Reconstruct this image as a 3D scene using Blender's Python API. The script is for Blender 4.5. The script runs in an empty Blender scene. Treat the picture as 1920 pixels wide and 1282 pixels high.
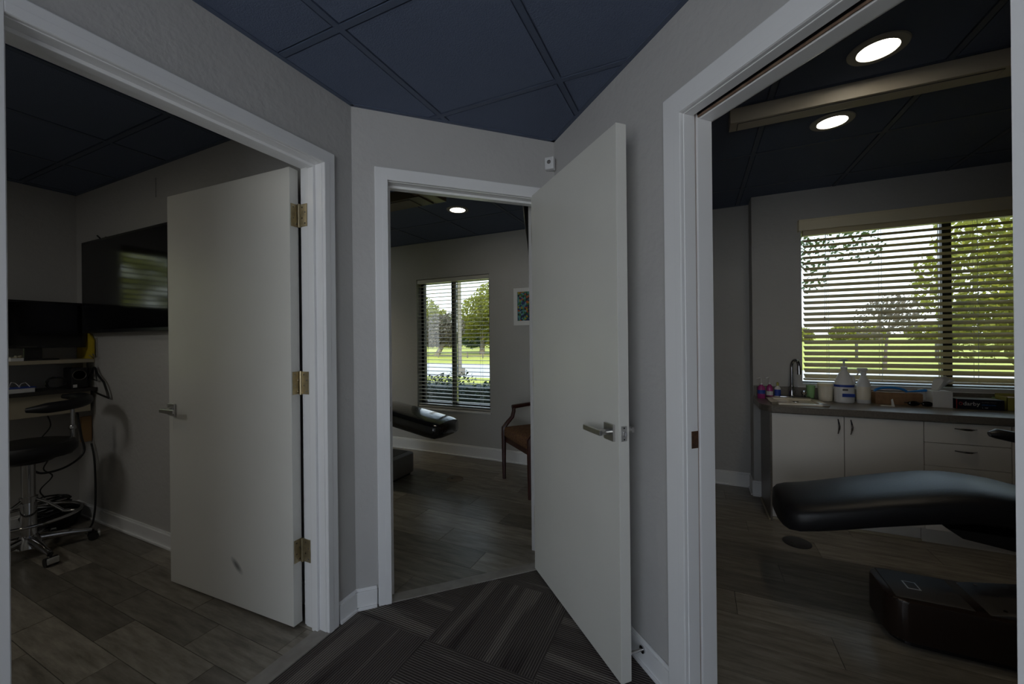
import bpy, bmesh, math, random
from mathutils import Vector, Matrix
random.seed(7)
SC = bpy.context.scene
COL = SC.collection
PI = math.pi
S2 = 2 ** -.5

# ------------------------------------------------------------------ camera
yaw, pitch, roll = math.radians(24.886), math.radians(.011), math.radians(-.599)
fw = Vector((-math.sin(yaw)*math.cos(pitch), math.cos(yaw)*math.cos(pitch), math.sin(pitch)))
rt = Vector((math.cos(yaw), math.sin(yaw), 0)); up = rt.cross(fw)
r2 = rt*math.cos(roll) + up*math.sin(roll); u2 = -rt*math.sin(roll) + up*math.cos(roll)
cd = bpy.data.cameras.new('camera'); cam = bpy.data.objects.new('camera', cd); COL.objects.link(cam)
cam.matrix_world = Matrix(((r2.x, u2.x, -fw.x, 0), (r2.y, u2.y, -fw.y, 0), (r2.z, u2.z, -fw.z, 1.26), (0, 0, 0, 1)))
cd.sensor_width = 36; cd.lens = 744.4/1920*36; cd.shift_y = -6/1920; cd.clip_start = .02; cd.clip_end = 1500
SC.camera = cam

# ------------------------------------------------------------------ world, sun, exposure
SC.view_settings.view_transform = 'Standard'; SC.view_settings.look = 'None'
SC.view_settings.exposure = 0.0; SC.view_settings.gamma = 1.0; SC.view_settings.use_curve_mapping = False
try:
    SC.cycles.use_denoising = True; SC.cycles.max_bounces = 10; SC.cycles.diffuse_bounces = 5
    SC.cycles.transparent_max_bounces = 24; SC.cycles.sample_clamp_indirect = 4; SC.cycles.caustics_reflective = False
    SC.cycles.caustics_refractive = False
except Exception: pass
w = bpy.data.worlds.new('sky'); SC.world = w; w.use_nodes = True
nt = w.node_tree; bg = nt.nodes['Background']
tc = nt.nodes.new('ShaderNodeTexCoord'); sx = nt.nodes.new('ShaderNodeSeparateXYZ'); cr = nt.nodes.new('ShaderNodeValToRGB')
nt.links.new(tc.outputs['Generated'], sx.inputs[0]); nt.links.new(sx.outputs['Z'], cr.inputs[0]); nt.links.new(cr.outputs[0], bg.inputs[0])
cr.color_ramp.elements[0].position = 0; cr.color_ramp.elements[0].color = (.95, .98, 1, 1)
cr.color_ramp.elements[1].position = .6; cr.color_ramp.elements[1].color = (.50, .72, 1, 1)
bg.inputs[1].default_value = 2.35
sl = bpy.data.lights.new('sun', 'SUN'); sl.energy = 5.0; sl.angle = math.radians(.6); sl.color = (1, .95, .82)
so = bpy.data.objects.new('sun', sl); COL.objects.link(so)
so.rotation_euler = Vector((-.35, .45, -.80)).normalized().to_track_quat('-Z', 'Y').to_euler()   # high, from behind the building

def area(name, loc, aim, sx_, sy_, power, color, spread=PI):
    l = bpy.data.lights.new(name, 'AREA'); l.shape = 'RECTANGLE'; l.size = sx_; l.size_y = sy_; l.energy = power; l.color = color
    l.spread = spread
    o = bpy.data.objects.new(name, l); COL.objects.link(o); o.location = loc
    o.rotation_euler = Vector(aim).normalized().to_track_quat('-Z', 'Y').to_euler()
    return o
# added fill lamp behind the camera, standing in for unseen hall daylight
HALL = area('hall_fill_lamp', (-.15, -1.95, 1.30), (0, 1, .08), 2.3, 1.9, 14.3, (.86, .87, 1))

# unseen fill lamp added to brighten the television wall of the left room
LEFT_FILL = area('left_room_fill', (-3.1, -.95, 2.33), (0, 0, -1), .58, .58, 5.5, (.98, .97, .92))

# ------------------------------------------------------------------ helpers
def mat(name, col, rough=.6, metal=0, spec=.5, bump=None, var=None, coat=0, trans=0, emit=None, noise_col=None):
    """bump=(scale, strength), var=per-object brightness variation, noise_col=(scale, colour2, detail)"""
    m = bpy.data.materials.new(name); m.use_nodes = True
    n = m.node_tree.nodes; l = m.node_tree.links; b = n['Principled BSDF']
    b.inputs['Base Color'].default_value = (*col, 1); b.inputs['Roughness'].default_value = rough
    b.inputs['Metallic'].default_value = metal; b.inputs['Specular IOR Level'].default_value = spec
    if coat: b.inputs['Coat Weight'].default_value = coat; b.inputs['Coat Roughness'].default_value = .05
    if trans: b.inputs['Transmission Weight'].default_value = trans
    if emit: b.inputs['Emission Color'].default_value = (*emit[:3], 1); b.inputs['Emission Strength'].default_value = emit[3]
    t = n.new('ShaderNodeTexCoord'); out = None
    if noise_col:
        nz = n.new('ShaderNodeTexNoise'); nz.inputs['Scale'].default_value = noise_col[0]; nz.inputs['Detail'].default_value = 6
        l.new(t.outputs['Object'], nz.inputs['Vector'])
        rp = n.new('ShaderNodeValToRGB'); rp.color_ramp.elements[0].position = .35; rp.color_ramp.elements[1].position = .65
        rp.color_ramp.elements[0].color = (*col, 1); rp.color_ramp.elements[1].color = (*noise_col[1], 1)
        l.new(nz.outputs['Fac'], rp.inputs[0]); out = rp.outputs[0]
    else:
        nz0 = n.new('ShaderNodeTexNoise'); nz0.inputs['Scale'].default_value = 3.5; nz0.inputs['Detail'].default_value = 3
        l.new(t.outputs['Object'], nz0.inputs['Vector'])
        mx = n.new('ShaderNodeMix'); mx.data_type = 'RGBA'; mx.inputs[6].default_value = (*[c*.95 for c in col], 1)
        mx.inputs[7].default_value = (*[min(1, c*1.05) for c in col], 1); l.new(nz0.outputs['Fac'], mx.inputs[0]); out = mx.outputs[2]
    if var:
        oi = n.new('ShaderNodeObjectInfo'); mr = n.new('ShaderNodeMapRange'); mr.inputs[3].default_value = 1-var; mr.inputs[4].default_value = 1+var
        l.new(oi.outputs['Random'], mr.inputs[0])
        hv = n.new('ShaderNodeHueSaturation'); l.new(mr.outputs[0], hv.inputs['Value']); l.new(out, hv.inputs['Color']); out = hv.outputs[0]
    l.new(out, b.inputs['Base Color'])
    if bump:
        nb = n.new('ShaderNodeTexNoise'); nb.inputs['Scale'].default_value = bump[0]; nb.inputs['Detail'].default_value = 4
        l.new(t.outputs['Object'], nb.inputs['Vector'])
        bp = n.new('ShaderNodeBump'); bp.inputs['Strength'].default_value = bump[1]; bp.inputs['Distance'].default_value = .01
        l.new(nb.outputs['Fac'], bp.inputs['Height']); l.new(bp.outputs[0], b.inputs['Normal'])
    return m

class MB:
    def __init__(s): s.bm = bmesh.new()
    def box(s, x0, x1, y0, y1, z0, z1, bevel=0, M=None, seg=2):
        if x1 < x0: x0, x1 = x1, x0
        if y1 < y0: y0, y1 = y1, y0
        if z1 < z0: z0, z1 = z1, z0
        b = bmesh.new(); bmesh.ops.create_cube(b, size=1)
        for v in b.verts: v.co = Vector(((x0+x1)/2+v.co.x*(x1-x0), (y0+y1)/2+v.co.y*(y1-y0), (z0+z1)/2+v.co.z*(z1-z0)))
        if bevel: bmesh.ops.bevel(b, geom=b.edges[:], offset=bevel, segments=seg, affect='EDGES', profile=.5)
        s.merge(b, M); return s
    def merge(s, b, M=None):
        if M is not None: bmesh.ops.transform(b, matrix=M, verts=b.verts)
        me = bpy.data.meshes.new('t'); b.to_mesh(me); b.free(); s.bm.from_mesh(me); bpy.data.meshes.remove(me)
    def prism(s, pts, z0, z1, M=None, bevel=0):
        b = bmesh.new(); lo = [b.verts.new((x, y, z0)) for x, y in pts]; hi = [b.verts.new((x, y, z1)) for x, y in pts]
        n = len(pts); b.faces.new(lo[::-1]); b.faces.new(hi)
        for i in range(n): b.faces.new((lo[i], lo[(i+1) % n], hi[(i+1) % n], hi[i]))
        bmesh.ops.recalc_face_normals(b, faces=b.faces)
        if bevel: bmesh.ops.bevel(b, geom=b.edges[:], offset=bevel, segments=2, affect='EDGES', profile=.5)
        s.merge(b, M); return s
    def cyl(s, p0, p1, r0, r1=None, seg=20, caps=True):
        r1 = r0 if r1 is None else r1; p0 = Vector(p0); p1 = Vector(p1); d = p1-p0
        b = bmesh.new(); bmesh.ops.create_cone(b, cap_ends=caps, segments=seg, radius1=r0, radius2=r1, depth=d.length)
        s.merge(b, Matrix.Translation((p0+p1)/2) @ d.to_track_quat('Z', 'Y').to_matrix().to_4x4()); return s
    def lathe(s, prof, c=(0, 0, 0), seg=28, sx=1, sy=1):
        b = bmesh.new(); rings = []
        for r, z in prof:
            rings.append([b.verts.new((c[0]+sx*r*math.cos(2*PI*i/seg), c[1]+sy*r*math.sin(2*PI*i/seg), c[2]+z)) for i in range(seg)])
        for a, q in zip(rings, rings[1:]):
            for i in range(seg): b.faces.new((a[i], a[(i+1) % seg], q[(i+1) % seg], q[i]))
        b.faces.new(rings[0][::-1]); b.faces.new(rings[-1])
        bmesh.ops.remove_doubles(b, verts=b.verts, dist=1e-6); bmesh.ops.recalc_face_normals(b, faces=b.faces)
        s.merge(b); return s
    def tube(s, pts, r, seg=10, closed=False, flat=1.0):
        pts = [Vector(p) for p in pts]; n = len(pts); b = bmesh.new(); rings = []
        rr = r if isinstance(r, (list, tuple)) else [r]*n; prev = None
        for i, p in enumerate(pts):
            if closed: d = pts[(i+1) % n]-pts[i-1]
            else: d = pts[min(i+1, n-1)]-pts[max(i-1, 0)]
            d.normalize()
            if prev is None: a = Vector((0, 0, 1)).cross(d); a = a if a.length > .1 else Vector((1, 0, 0)).cross(d)
            else: a = prev-d*prev.dot(d)
            a.normalize(); prev = a; c = d.cross(a)
            rings.append([b.verts.new(p+a*rr[i]*math.cos(2*PI*k/seg)+c*rr[i]*flat*math.sin(2*PI*k/seg)) for k in range(seg)])
        for i in range(n if closed else n-1):
            A, B = rings[i], rings[(i+1) % n]
            for k in range(seg): b.faces.new((A[k], A[(k+1) % seg], B[(k+1) % seg], B[k]))
        if not closed: b.faces.new(rings[0][::-1]); b.faces.new(rings[-1])
        bmesh.ops.recalc_face_normals(b, faces=b.faces)
        s.merge(b); return s
    def sphere(s, c, rx, ry=None, rz=None, seg=16):
        ry = rx if ry is None else ry; rz = rx if rz is None else rz
        b = bmesh.new(); bmesh.ops.create_uvsphere(b, u_segments=seg, v_segments=seg//2, radius=1)
        s.merge(b, Matrix.Translation(c) @ Matrix.Diagonal((rx, ry, rz, 1))); return s
    def xf(s, M): bmesh.ops.transform(s.bm, matrix=M, verts=s.bm.verts); return s
    def build(s, name, m, parent=None, smooth=False, origin=None):
        if parent is not None: org = parent.get('_o'); org = Vector(org) if org else Vector((0, 0, 0))
        else: org = Vector(origin) if origin is not None else Vector((0, 0, 0))
        bmesh.ops.translate(s.bm, verts=s.bm.verts, vec=-org)
        me = bpy.data.meshes.new(name); s.bm.to_mesh(me); s.bm.free(); me.materials.append(m)
        if smooth:
            for p in me.polygons: p.use_smooth = True
            try: me.set_sharp_from_angle(angle=math.radians(38))
            except Exception: pass
        o = bpy.data.objects.new(name, me); COL.objects.link(o)
        if parent is not None: o.parent = parent; o['_o'] = tuple(org)
        else: o.location = org; o['_o'] = tuple(org)
        return o
def cr(P, k=6):
    """Catmull-Rom points through P"""
    P = [Vector(p) for p in P]; Q = [P[0]*2-P[1]]+P+[P[-1]*2-P[-2]]; out = []
    for i in range(1, len(Q)-2):
        a, b, c, d = Q[i-1:i+3]
        for j in range(k):
            t = j/k; out.append(.5*((2*b)+(c-a)*t+(2*a-5*b+4*c-d)*t*t+(3*b-a-3*c+d)*t**3))
    return out+[P[-1]]
def tag(o, label, cat, group=None, kind=None):
    o['label'] = label; o['category'] = cat
    if group: o['group'] = group
    if kind: o['kind'] = kind
    return o
def thing(name, label, cat, loc=(0, 0, 0), group=None):
    o = bpy.data.objects.new(name, None); COL.objects.link(o); o.location = loc; o['_o'] = tuple(loc); o.empty_display_size = .05
    return tag(o, label, cat, group)
def struct(name, mb, m, parent=None, smooth=False, label=None):
    o = mb.build(name, m, parent, smooth)
    if parent is None: o['kind'] = 'structure'
    if label: o['label'] = label
    return o
def sempty(name, label=None):
    o = bpy.data.objects.new(name, None); COL.objects.link(o); o['kind'] = 'structure'; o['_o'] = (0, 0, 0)
    if label: o['label'] = label
    return o
def clip(poly, region):
    """Sutherland-Hodgman, region convex counter-clockwise"""
    out = poly
    n = len(region)
    for i in range(n):
        ax, ay = region[i]; bx, by = region[(i+1) % n]; inp = out; out = []
        f = lambda p: (bx-ax)*(p[1]-ay)-(by-ay)*(p[0]-ax)
        for j in range(len(inp)):
            p, q = inp[j-1], inp[j]; fp, fq = f(p), f(q)
            if (fp >= 0) != (fq >= 0):
                t = fp/(fp-fq); out.append((p[0]+(q[0]-p[0])*t, p[1]+(q[1]-p[1])*t))
            if fq >= 0: out.append(q)
        if not out: return []
    return out
def parea(p): return abs(sum(p[i-1][0]*p[i][1]-p[i][0]*p[i-1][1] for i in range(len(p)))/2) if len(p) > 2 else 0

# ------------------------------------------------------------------ materials
M = {}
M['wall'] = mat('grey_wall_paint', (.50, .49, .475), .62, bump=(36, .24))
M['wallroom'] = M['wall']
M['trim'] = mat('white_trim_gloss', (.84, .84, .84), .26, spec=.5)
M['door'] = mat('white_door_paint', (.69, .68, .63), .33, spec=.5, bump=(220, .05))
M['chrome'] = mat('satin_nickel', (.55, .54, .52), .28, metal=1)
M['polished'] = mat('polished_chrome', (.46, .46, .47), .09, metal=1)
M['brass'] = mat('aged_brass', (.52, .44, .28), .38, metal=.85, noise_col=(40, (.40, .34, .22)))
M['strip'] = mat('grey_reducer_strip', (.30, .28, .25), .45, noise_col=(18, (.24, .22, .20)))
M['hood'] = mat('satin_caster_hood', (.62, .62, .60), .3, metal=.6)
M['slatbrown'] = mat('brown_wood_slat', (.10, .075, .05), .5, noise_col=(9, (.08, .06, .04)))
M['rust'] = mat('rusty_strike', (.16, .08, .04), .6, metal=.4, noise_col=(60, (.07, .04, .03)))
M['rawwood'] = mat('raw_wood_track', (.33, .22, .15), .7, noise_col=(30, (.22, .13, .09)))
M['navy'] = mat('navy_ceiling_tile', (.118, .148, .225), .85, bump=(200, .35), var=.05)
M['navygrid'] = mat('navy_grid_bar', (.085, .11, .17), .5)
M['plenum'] = mat('plenum_dark', (.02, .02, .025), .9)
M['black'] = mat('black_plastic', (.012, .012, .013), .35)
M['blackvinyl'] = mat('black_vinyl', (.012, .012, .014), .42, spec=.35, bump=(140, .06))
M['wrapvinyl'] = mat('plastic_wrapped_vinyl', (.010, .010, .012), .10, coat=1, bump=(24, .28))
M['screen'] = mat('black_screen', (.004, .004, .005), .10)
M['brownbase'] = mat('dark_brown_shell', (.024, .014, .010), .30)
M['greyshell'] = mat('grey_base_shell', (.20, .19, .18), .45)
M['greyplate'] = mat('dark_grey_plate', (.075, .066, .058), .55)
M['cab'] = mat('white_cabinet_laminate', (.80, .77, .72), .42)
M['gap'] = mat('cabinet_gap', (.05, .045, .04), .8)
M['counter'] = mat('grey_speckled_laminate', (.155, .135, .115), .30, noise_col=(90, (.20, .18, .155)))
M['sink'] = mat('cream_sink', (.80, .74, .62), .2)
M['blind'] = mat('cream_blind_vinyl', (.86, .77, .56), .45)
def slat_mat(name, c, tcol, f):
    m = mat(name, c, .4); n = m.node_tree.nodes; l = m.node_tree.links; b = n['Principled BSDF']; o = n['Material Output']
    tr = n.new('ShaderNodeBsdfTranslucent'); tr.inputs[0].default_value = (*tcol, 1); ms = n.new('ShaderNodeMixShader'); ms.inputs[0].default_value = f
    l.new(b.outputs[0], ms.inputs[1]); l.new(tr.outputs[0], ms.inputs[2]); l.new(ms.outputs[0], o.inputs[0]); return m
M['slat'] = slat_mat('cream_translucent_slat', (.74, .66, .47), (.8, .66, .40), .16)
M['blindw'] = mat('white_blind_vinyl', (.60, .58, .52), .35)
M['frameblk'] = mat('black_window_frame', (.012, .012, .012), .4)
M['stucco'] = mat('beige_stucco', (.26, .21, .16), .9, bump=(80, .3))
M['concrete'] = mat('pale_concrete', (.20, .175, .145), .9, noise_col=(.6, (.23, .20, .17)))
M['redwood'] = mat('mahogany_wood', (.055, .013, .009), .32, noise_col=(14, (.035, .009, .007)))
M['cream'] = mat('cream_laminate', (.42, .37, .27), .5)
M['deskdark'] = mat('dark_desk_top', (.03, .027, .025), .4)
M['lamp'] = mat('lamp_diffuser', (1, 1, 1), .5, emit=(1, .92, .76, 19))
M['ring'] = mat('lamp_trim_ring', (.45, .43, .38), .5)
M['fixture'] = mat('beige_metal_fixture', (.52, .46, .37), .45)
M['yellow'] = mat('yellow_paper', (.55, .40, .02), .6)
M['orange'] = mat('orange_plastic', (.55, .28, .04), .5)
M['whiteplastic'] = mat('white_plastic', (.70, .70, .70), .35)
M['white'] = mat('white_paper', (.75, .75, .75), .8)
M['blue'] = mat('blue_print', (.02, .06, .35), .5)
M['brightblue'] = mat('bright_blue_plastic', (.02, .22, .65), .35)
M['magenta'] = mat('magenta_soap', (.42, .05, .24), .2)
M['greenp'] = mat('green_plastic', (.28, .50, .22), .35)
M['wood'] = mat('warm_wood', (.30, .17, .085), .5, noise_col=(22, (.22, .12, .06)))
M['boxtop'] = mat('grey_box_top', (.17, .16, .15), .6)
M['boxnavy'] = mat('black_box_print', (.008, .010, .022), .4)
M['red'] = mat('red_print', (.45, .03, .03), .5)
M['olive'] = mat('yellow_green_card', (.42, .40, .10), .6)
M['bark'] = mat('grey_bark', (.20, .16, .13), .9, bump=(20, .5))
M['wire'] = mat('steel_wire', (.35, .33, .28), .35, metal=1)
M['copper'] = mat('copper_tan', (.35, .20, .08), .5)
def glass_mat():
    m = bpy.data.materials.new('window_glass'); m.use_nodes = True; n = m.node_tree.nodes; l = m.node_tree.links; n.clear()
    o = n.new('ShaderNodeOutputMaterial'); mx = n.new('ShaderNodeMixShader'); t = n.new('ShaderNodeBsdfTransparent'); g = n.new('ShaderNodeBsdfGlossy')
    t.inputs[0].default_value = (.93, .95, .94, 1); g.inputs['Roughness'].default_value = .02
    f = n.new('ShaderNodeFresnel'); f.inputs[0].default_value = 1.45
    l.new(f.outputs[0], mx.inputs[0]); l.new(t.outputs[0], mx.inputs[1]); l.new(g.outputs[0], mx.inputs[2]); l.new(mx.outputs[0], o.inputs[0]); return m
M['glass'] = glass_mat()
def plank_mat():
    m = bpy.data.materials.new('grey_wood_plank'); m.use_nodes = True; n = m.node_tree.nodes; l = m.node_tree.links; b = n['Principled BSDF']
    t = n.new('ShaderNodeTexCoord'); mp = n.new('ShaderNodeMapping'); mp.inputs['Scale'].default_value = (2.2, 14, 2)
    oi = n.new('ShaderNodeObjectInfo'); cb = n.new('ShaderNodeCombineXYZ')
    mt = n.new('ShaderNodeMath'); mt.operation = 'MULTIPLY'; mt.inputs[1].default_value = 37; l.new(oi.outputs['Random'], mt.inputs[0])
    l.new(mt.outputs[0], cb.inputs[0]); l.new(mt.outputs[0], cb.inputs[1]); l.new(cb.outputs[0], mp.inputs['Location'])
    l.new(t.outputs['Object'], mp.inputs[0])
    nz = n.new('ShaderNodeTexNoise'); nz.inputs['Scale'].default_value = 2.2; nz.inputs['Detail'].default_value = 8; nz.inputs['Roughness'].default_value = .65
    l.new(mp.outputs[0], nz.inputs[0])
    rp = n.new('ShaderNodeValToRGB'); rp.color_ramp.elements[0].position = .3; rp.color_ramp.elements[1].position = .72
    rp.color_ramp.elements[0].color = (.115, .100, .078, 1); rp.color_ramp.elements[1].color = (.32, .29, .24, 1)
    l.new(nz.outputs['Fac'], rp.inputs[0])
    hv = n.new('ShaderNodeHueSaturation'); mr = n.new('ShaderNodeMapRange'); mr.inputs[3].default_value = .62; mr.inputs[4].default_value = 1.32
    l.new(oi.outputs['Random'], mr.inputs[0]); l.new(mr.outputs[0], hv.inputs['Value']); l.new(rp.outputs[0], hv.inputs['Color'])
    l.new(hv.outputs[0], b.inputs['Base Color']); b.inputs['Roughness'].default_value = .30
    bp = n.new('ShaderNodeBump'); bp.inputs['Strength'].default_value = .12; bp.inputs['Distance'].default_value = .004
    l.new(nz.outputs['Fac'], bp.inputs['Height']); l.new(bp.outputs[0], b.inputs['Normal']); return m
M['plank'] = plank_mat()
def carpet_mat():
    m = bpy.data.materials.new('striped_carpet'); m.use_nodes = True; n = m.node_tree.nodes; l = m.node_tree.links; b = n['Principled BSDF']
    t = n.new('ShaderNodeTexCoord'); oi = n.new('ShaderNodeObjectInfo')
    # broad bands across the tile, breaking along the rib direction now and then
    mp = n.new('ShaderNodeMapping'); mp.inputs['Scale'].default_value = (9, .55, 1); cb = n.new('ShaderNodeCombineXYZ')
    mt = n.new('ShaderNodeMath'); mt.operation = 'MULTIPLY'; mt.inputs[1].default_value = 53; l.new(oi.outputs['Random'], mt.inputs[0]); l.new(mt.outputs[0], cb.inputs[0]); l.new(cb.outputs[0], mp.inputs['Location'])
    l.new(t.outputs['Object'], mp.inputs[0])
    vo = n.new('ShaderNodeTexNoise'); vo.inputs['Scale'].default_value = 1.0; vo.inputs['Detail'].default_value = 2; l.new(mp.outputs[0], vo.inputs['Vector'])
    rb = n.new('ShaderNodeValToRGB')
    e = rb.color_ramp.elements; e[0].position = .36; e[0].color = (.056, .048, .046, 1); e[1].position = .42; e[1].color = (.098, .087, .080, 1)
    q = e.new(.52); q.color = (.098, .087, .080, 1); q = e.new(.56); q.color = (.165, .150, .133, 1)
    l.new(vo.outputs['Fac'], rb.inputs[0])
    # fine ribs
    sx_ = n.new('ShaderNodeSeparateXYZ'); l.new(t.outputs['Object'], sx_.inputs[0])
    mm = n.new('ShaderNodeMath'); mm.operation = 'MULTIPLY'; mm.inputs[1].default_value = 2*PI/.0105; l.new(sx_.outputs[0], mm.inputs[0])
    sn = n.new('ShaderNodeMath'); sn.operation = 'SINE'; l.new(mm.outputs[0], sn.inputs[0])
    mr = n.new('ShaderNodeMapRange'); mr.inputs[1].default_value = .1; mr.inputs[2].default_value = .95; mr.inputs[3].default_value = .62; mr.inputs[4].default_value = 1.75
    l.new(sn.outputs[0], mr.inputs[0])
    nz = n.new('ShaderNodeTexNoise'); nz.inputs['Scale'].default_value = 420; l.new(t.outputs['Object'], nz.inputs[0])
    m2 = n.new('ShaderNodeMath'); m2.operation = 'MULTIPLY'; m2.inputs[1].default_value = 1; l.new(mr.outputs[0], m2.inputs[0])
    m3 = n.new('ShaderNodeMapRange'); m3.inputs[3].default_value = .6; m3.inputs[4].default_value = 1.4; l.new(nz.outputs['Fac'], m3.inputs[0]); l.new(m3.outputs[0], m2.inputs[1])
    hv = n.new('ShaderNodeHueSaturation'); l.new(rb.outputs[0], hv.inputs['Color']); l.new(m2.outputs[0], hv.inputs['Value'])
    l.new(hv.outputs[0], b.inputs['Base Color']); b.inputs['Roughness'].default_value = .95; b.inputs['Specular IOR Level'].default_value = .1
    bp = n.new('ShaderNodeBump'); bp.inputs['Strength'].default_value = .5; bp.inputs['Distance'].default_value = .003
    l.new(sn.outputs[0], bp.inputs['Height']); l.new(bp.outputs[0], b.inputs['Normal']); return m
M['carpet'] = carpet_mat()
def leaf_mat(name, c, tcol, tf=.5):
    m = bpy.data.materials.new(name); m.use_nodes = True; n = m.node_tree.nodes; l = m.node_tree.links; b = n['Principled BSDF']; o = n['Material Output']
    g = n.new('ShaderNodeNewGeometry'); nz = n.new('ShaderNodeTexNoise'); nz.inputs['Scale'].default_value = 1.7
    t = n.new('ShaderNodeTexCoord'); l.new(t.outputs['Object'], nz.inputs[0])
    mx = n.new('ShaderNodeMix'); mx.data_type = 'RGBA'; mx.inputs[6].default_value = (*[q*.55 for q in c], 1); mx.inputs[7].default_value = (*[min(1, q*1.5) for q in c], 1)
    l.new(nz.outputs['Fac'], mx.inputs[0]); l.new(mx.outputs[2], b.inputs['Base Color']); b.inputs['Roughness'].default_value = .6
    tr = n.new('ShaderNodeBsdfTranslucent'); tr.inputs[0].default_value = (*tcol, 1)
    ms = n.new('ShaderNodeMixShader'); ms.inputs[0].default_value = tf
    l.new(b.outputs[0], ms.inputs[1]); l.new(tr.outputs[0], ms.inputs[2]); l.new(ms.outputs[0], o.inputs[0]); return m
M['leafy'] = leaf_mat('yellow_green_leaves', (.17, .175, .032), (.46, .45, .07))
M['leafd'] = leaf_mat('dark_green_leaves', (.035, .062, .028), (.10, .14, .03), .3)
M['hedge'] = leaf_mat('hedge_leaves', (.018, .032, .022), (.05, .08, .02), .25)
M['leafm'] = leaf_mat('grey_moss_leaves', (.13, .11, .088), (.20, .17, .13), .3)
M['leafp'] = leaf_mat('pale_pinkish_leaves', (.17, .14, .11), (.26, .22, .17), .3)
M['lawn'] = mat('sunlit_lawn', (.30, .31, .045), .9, noise_col=(.35, (.38, .37, .07)))
M['asphalt'] = mat('bright_pavement', (.43, .40, .39), .9, noise_col=(.5, (.48, .455, .44)))

# ------------------------------------------------------------------ plan (metres; origin under the camera)
CH = 2.357; GZ0 = -.65
XL = -1.456; P1 = (XL, 1.374); P2 = (-.711, 2.119); WT = .12
def onC(s, d=0): return (P1[0]+s*S2-d*S2, P1[1]+s*S2+d*S2)      # along the angled wall, d = depth away from the hall
def onD(s, d=0): return (P2[0]+s*S2+d*S2, P2[1]-s*S2+d*S2)
YW = 3.665; YN = 3.655; YF = 3.84; YT = 1.32; XB = -4.18
DEND = 2.6
XR = onD(DEND)[0]; YR = onD(DEND)[1]
hall_poly = [(XL, -2.05), (XR, -2.05), (XR, YR), P2, P1]
left_poly = [(XB, -1.7), (XL-WT, -1.7), (XL-WT, YT), (XB, YT)]
cb0 = onC(0, WT); DIVX = -.80
cen_poly = [(-5.2, YT+.12), (XL-WT, YT+.12), onC(.02, WT), onC(1.0, WT), (DIVX-.1, YW), (-5.2, YW)]
cen_poly[4] = (DIVX-.1, YW); cen_poly[3] = onC((DIVX-.1-P1[0]+WT*S2)/S2, WT)
rig_poly = [(DIVX, onC(.9)[1]+.4), onD(.1, WT), onD(DEND, WT), (3.3, .36), (3.3, YF), (DIVX, YF)]
rig_poly = [(DIVX, 2.38), onD(0.02, WT), onD(DEND, WT), (3.3, onD(DEND, WT)[1]), (3.3, YF), (DIVX, YF)]

def quad(p, q, z0, z1, t, mb):
    """wall block from p to q, thickened by vector t"""
    mb.prism([p, q, (q[0]+t[0], q[1]+t[1]), (p[0]+t[0], p[1]+t[1])], z0, z1)
def wall(name, f, s0, s1, th, ops, m=M['wall'], label=None, z1=None):
    z1 = CH+.10 if z1 is None else z1
    mb = MB(); cur = s0
    d = f(s0, 0); e = f(s0, th); t = (e[0]-d[0], e[1]-d[1])
    for a, b, za, zb in ops:
        quad(f(cur), f(a), 0, z1, t, mb)
        if za > 0: quad(f(a), f(b), 0, za, t, mb)
        if zb < z1: quad(f(a), f(b), zb, z1, t, mb)
        cur = b
    quad(f(cur), f(s1), 0, z1, t, mb)
    return struct(name, mb, m, label=label)

ODH = 2.045     # clear door height
fL = lambda s, d=0: (XL-d, s)
wall('wall_left', fL, -2.05, P1[1]+.10, WT, [(.30, 1.226, 0, ODH)])
CO = (.156, .974)
wall('wall_center', onC, -.05, 1.054+.05, .11, [(CO[0], CO[1], 0, ODH)])
DO = (.943, 1.694)
wall('wall_right', onD, 0, DEND, WT, [(DO[0], DO[1], 0, 2.02)])
wall('wall_hall_side', lambda s, d=0: (XR+d, s), -2.05, YR+.0, .10, [])
wall('wall_hall_end', lambda s, d=0: (s, -2.05-d), XL, XR, .12, [(XL+.2, XR-.2, .35, 2.25)])
# rooms
wall('wall_tv', lambda s, d=0: (s, YT+d), XB, XL-.10, .12, [])
wall('wall_left_back', lambda s, d=0: (XB-d, s), -1.7, YT+.12, .14, [(-.30, .95, .93, 2.05)])
wall('wall_left_near', lambda s, d=0: (s, -1.7-d), XB, XL-WT, .12, [])
wall('wall_center_window', lambda s, d=0: (s, YW+d), -5.2, DIVX-.1, .18, [(-2.90, -1.958, .497, 1.945)])
wall('wall_center_side', lambda s, d=0: (-5.2-d, s), YT+.12, YW+.18, .12, [(1.9, 3.2, .5, 2.0)])
# partition hidden between the two rooms
wall('wall_divider', lambda s, d=0: (DIVX-d, s), 2.19, YF, .10, [])
wall('wall_right_recess', lambda s, d=0: (s, YF+d), DIVX-.1, .45, .16, [])
wall('wall_right_window', lambda s, d=0: (s, YN+d), .405, 3.3, .185, [(.728, 2.26, .90, 2.06)])
wall('wall_right_side', lambda s, d=0: (3.3+d, s), onD(DEND, WT)[1], YN, .12, [])
wall('wall_right_near', lambda s, d=0: (s, onD(DEND, WT)[1]-d), XR, 3.42, .10, [])

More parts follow.
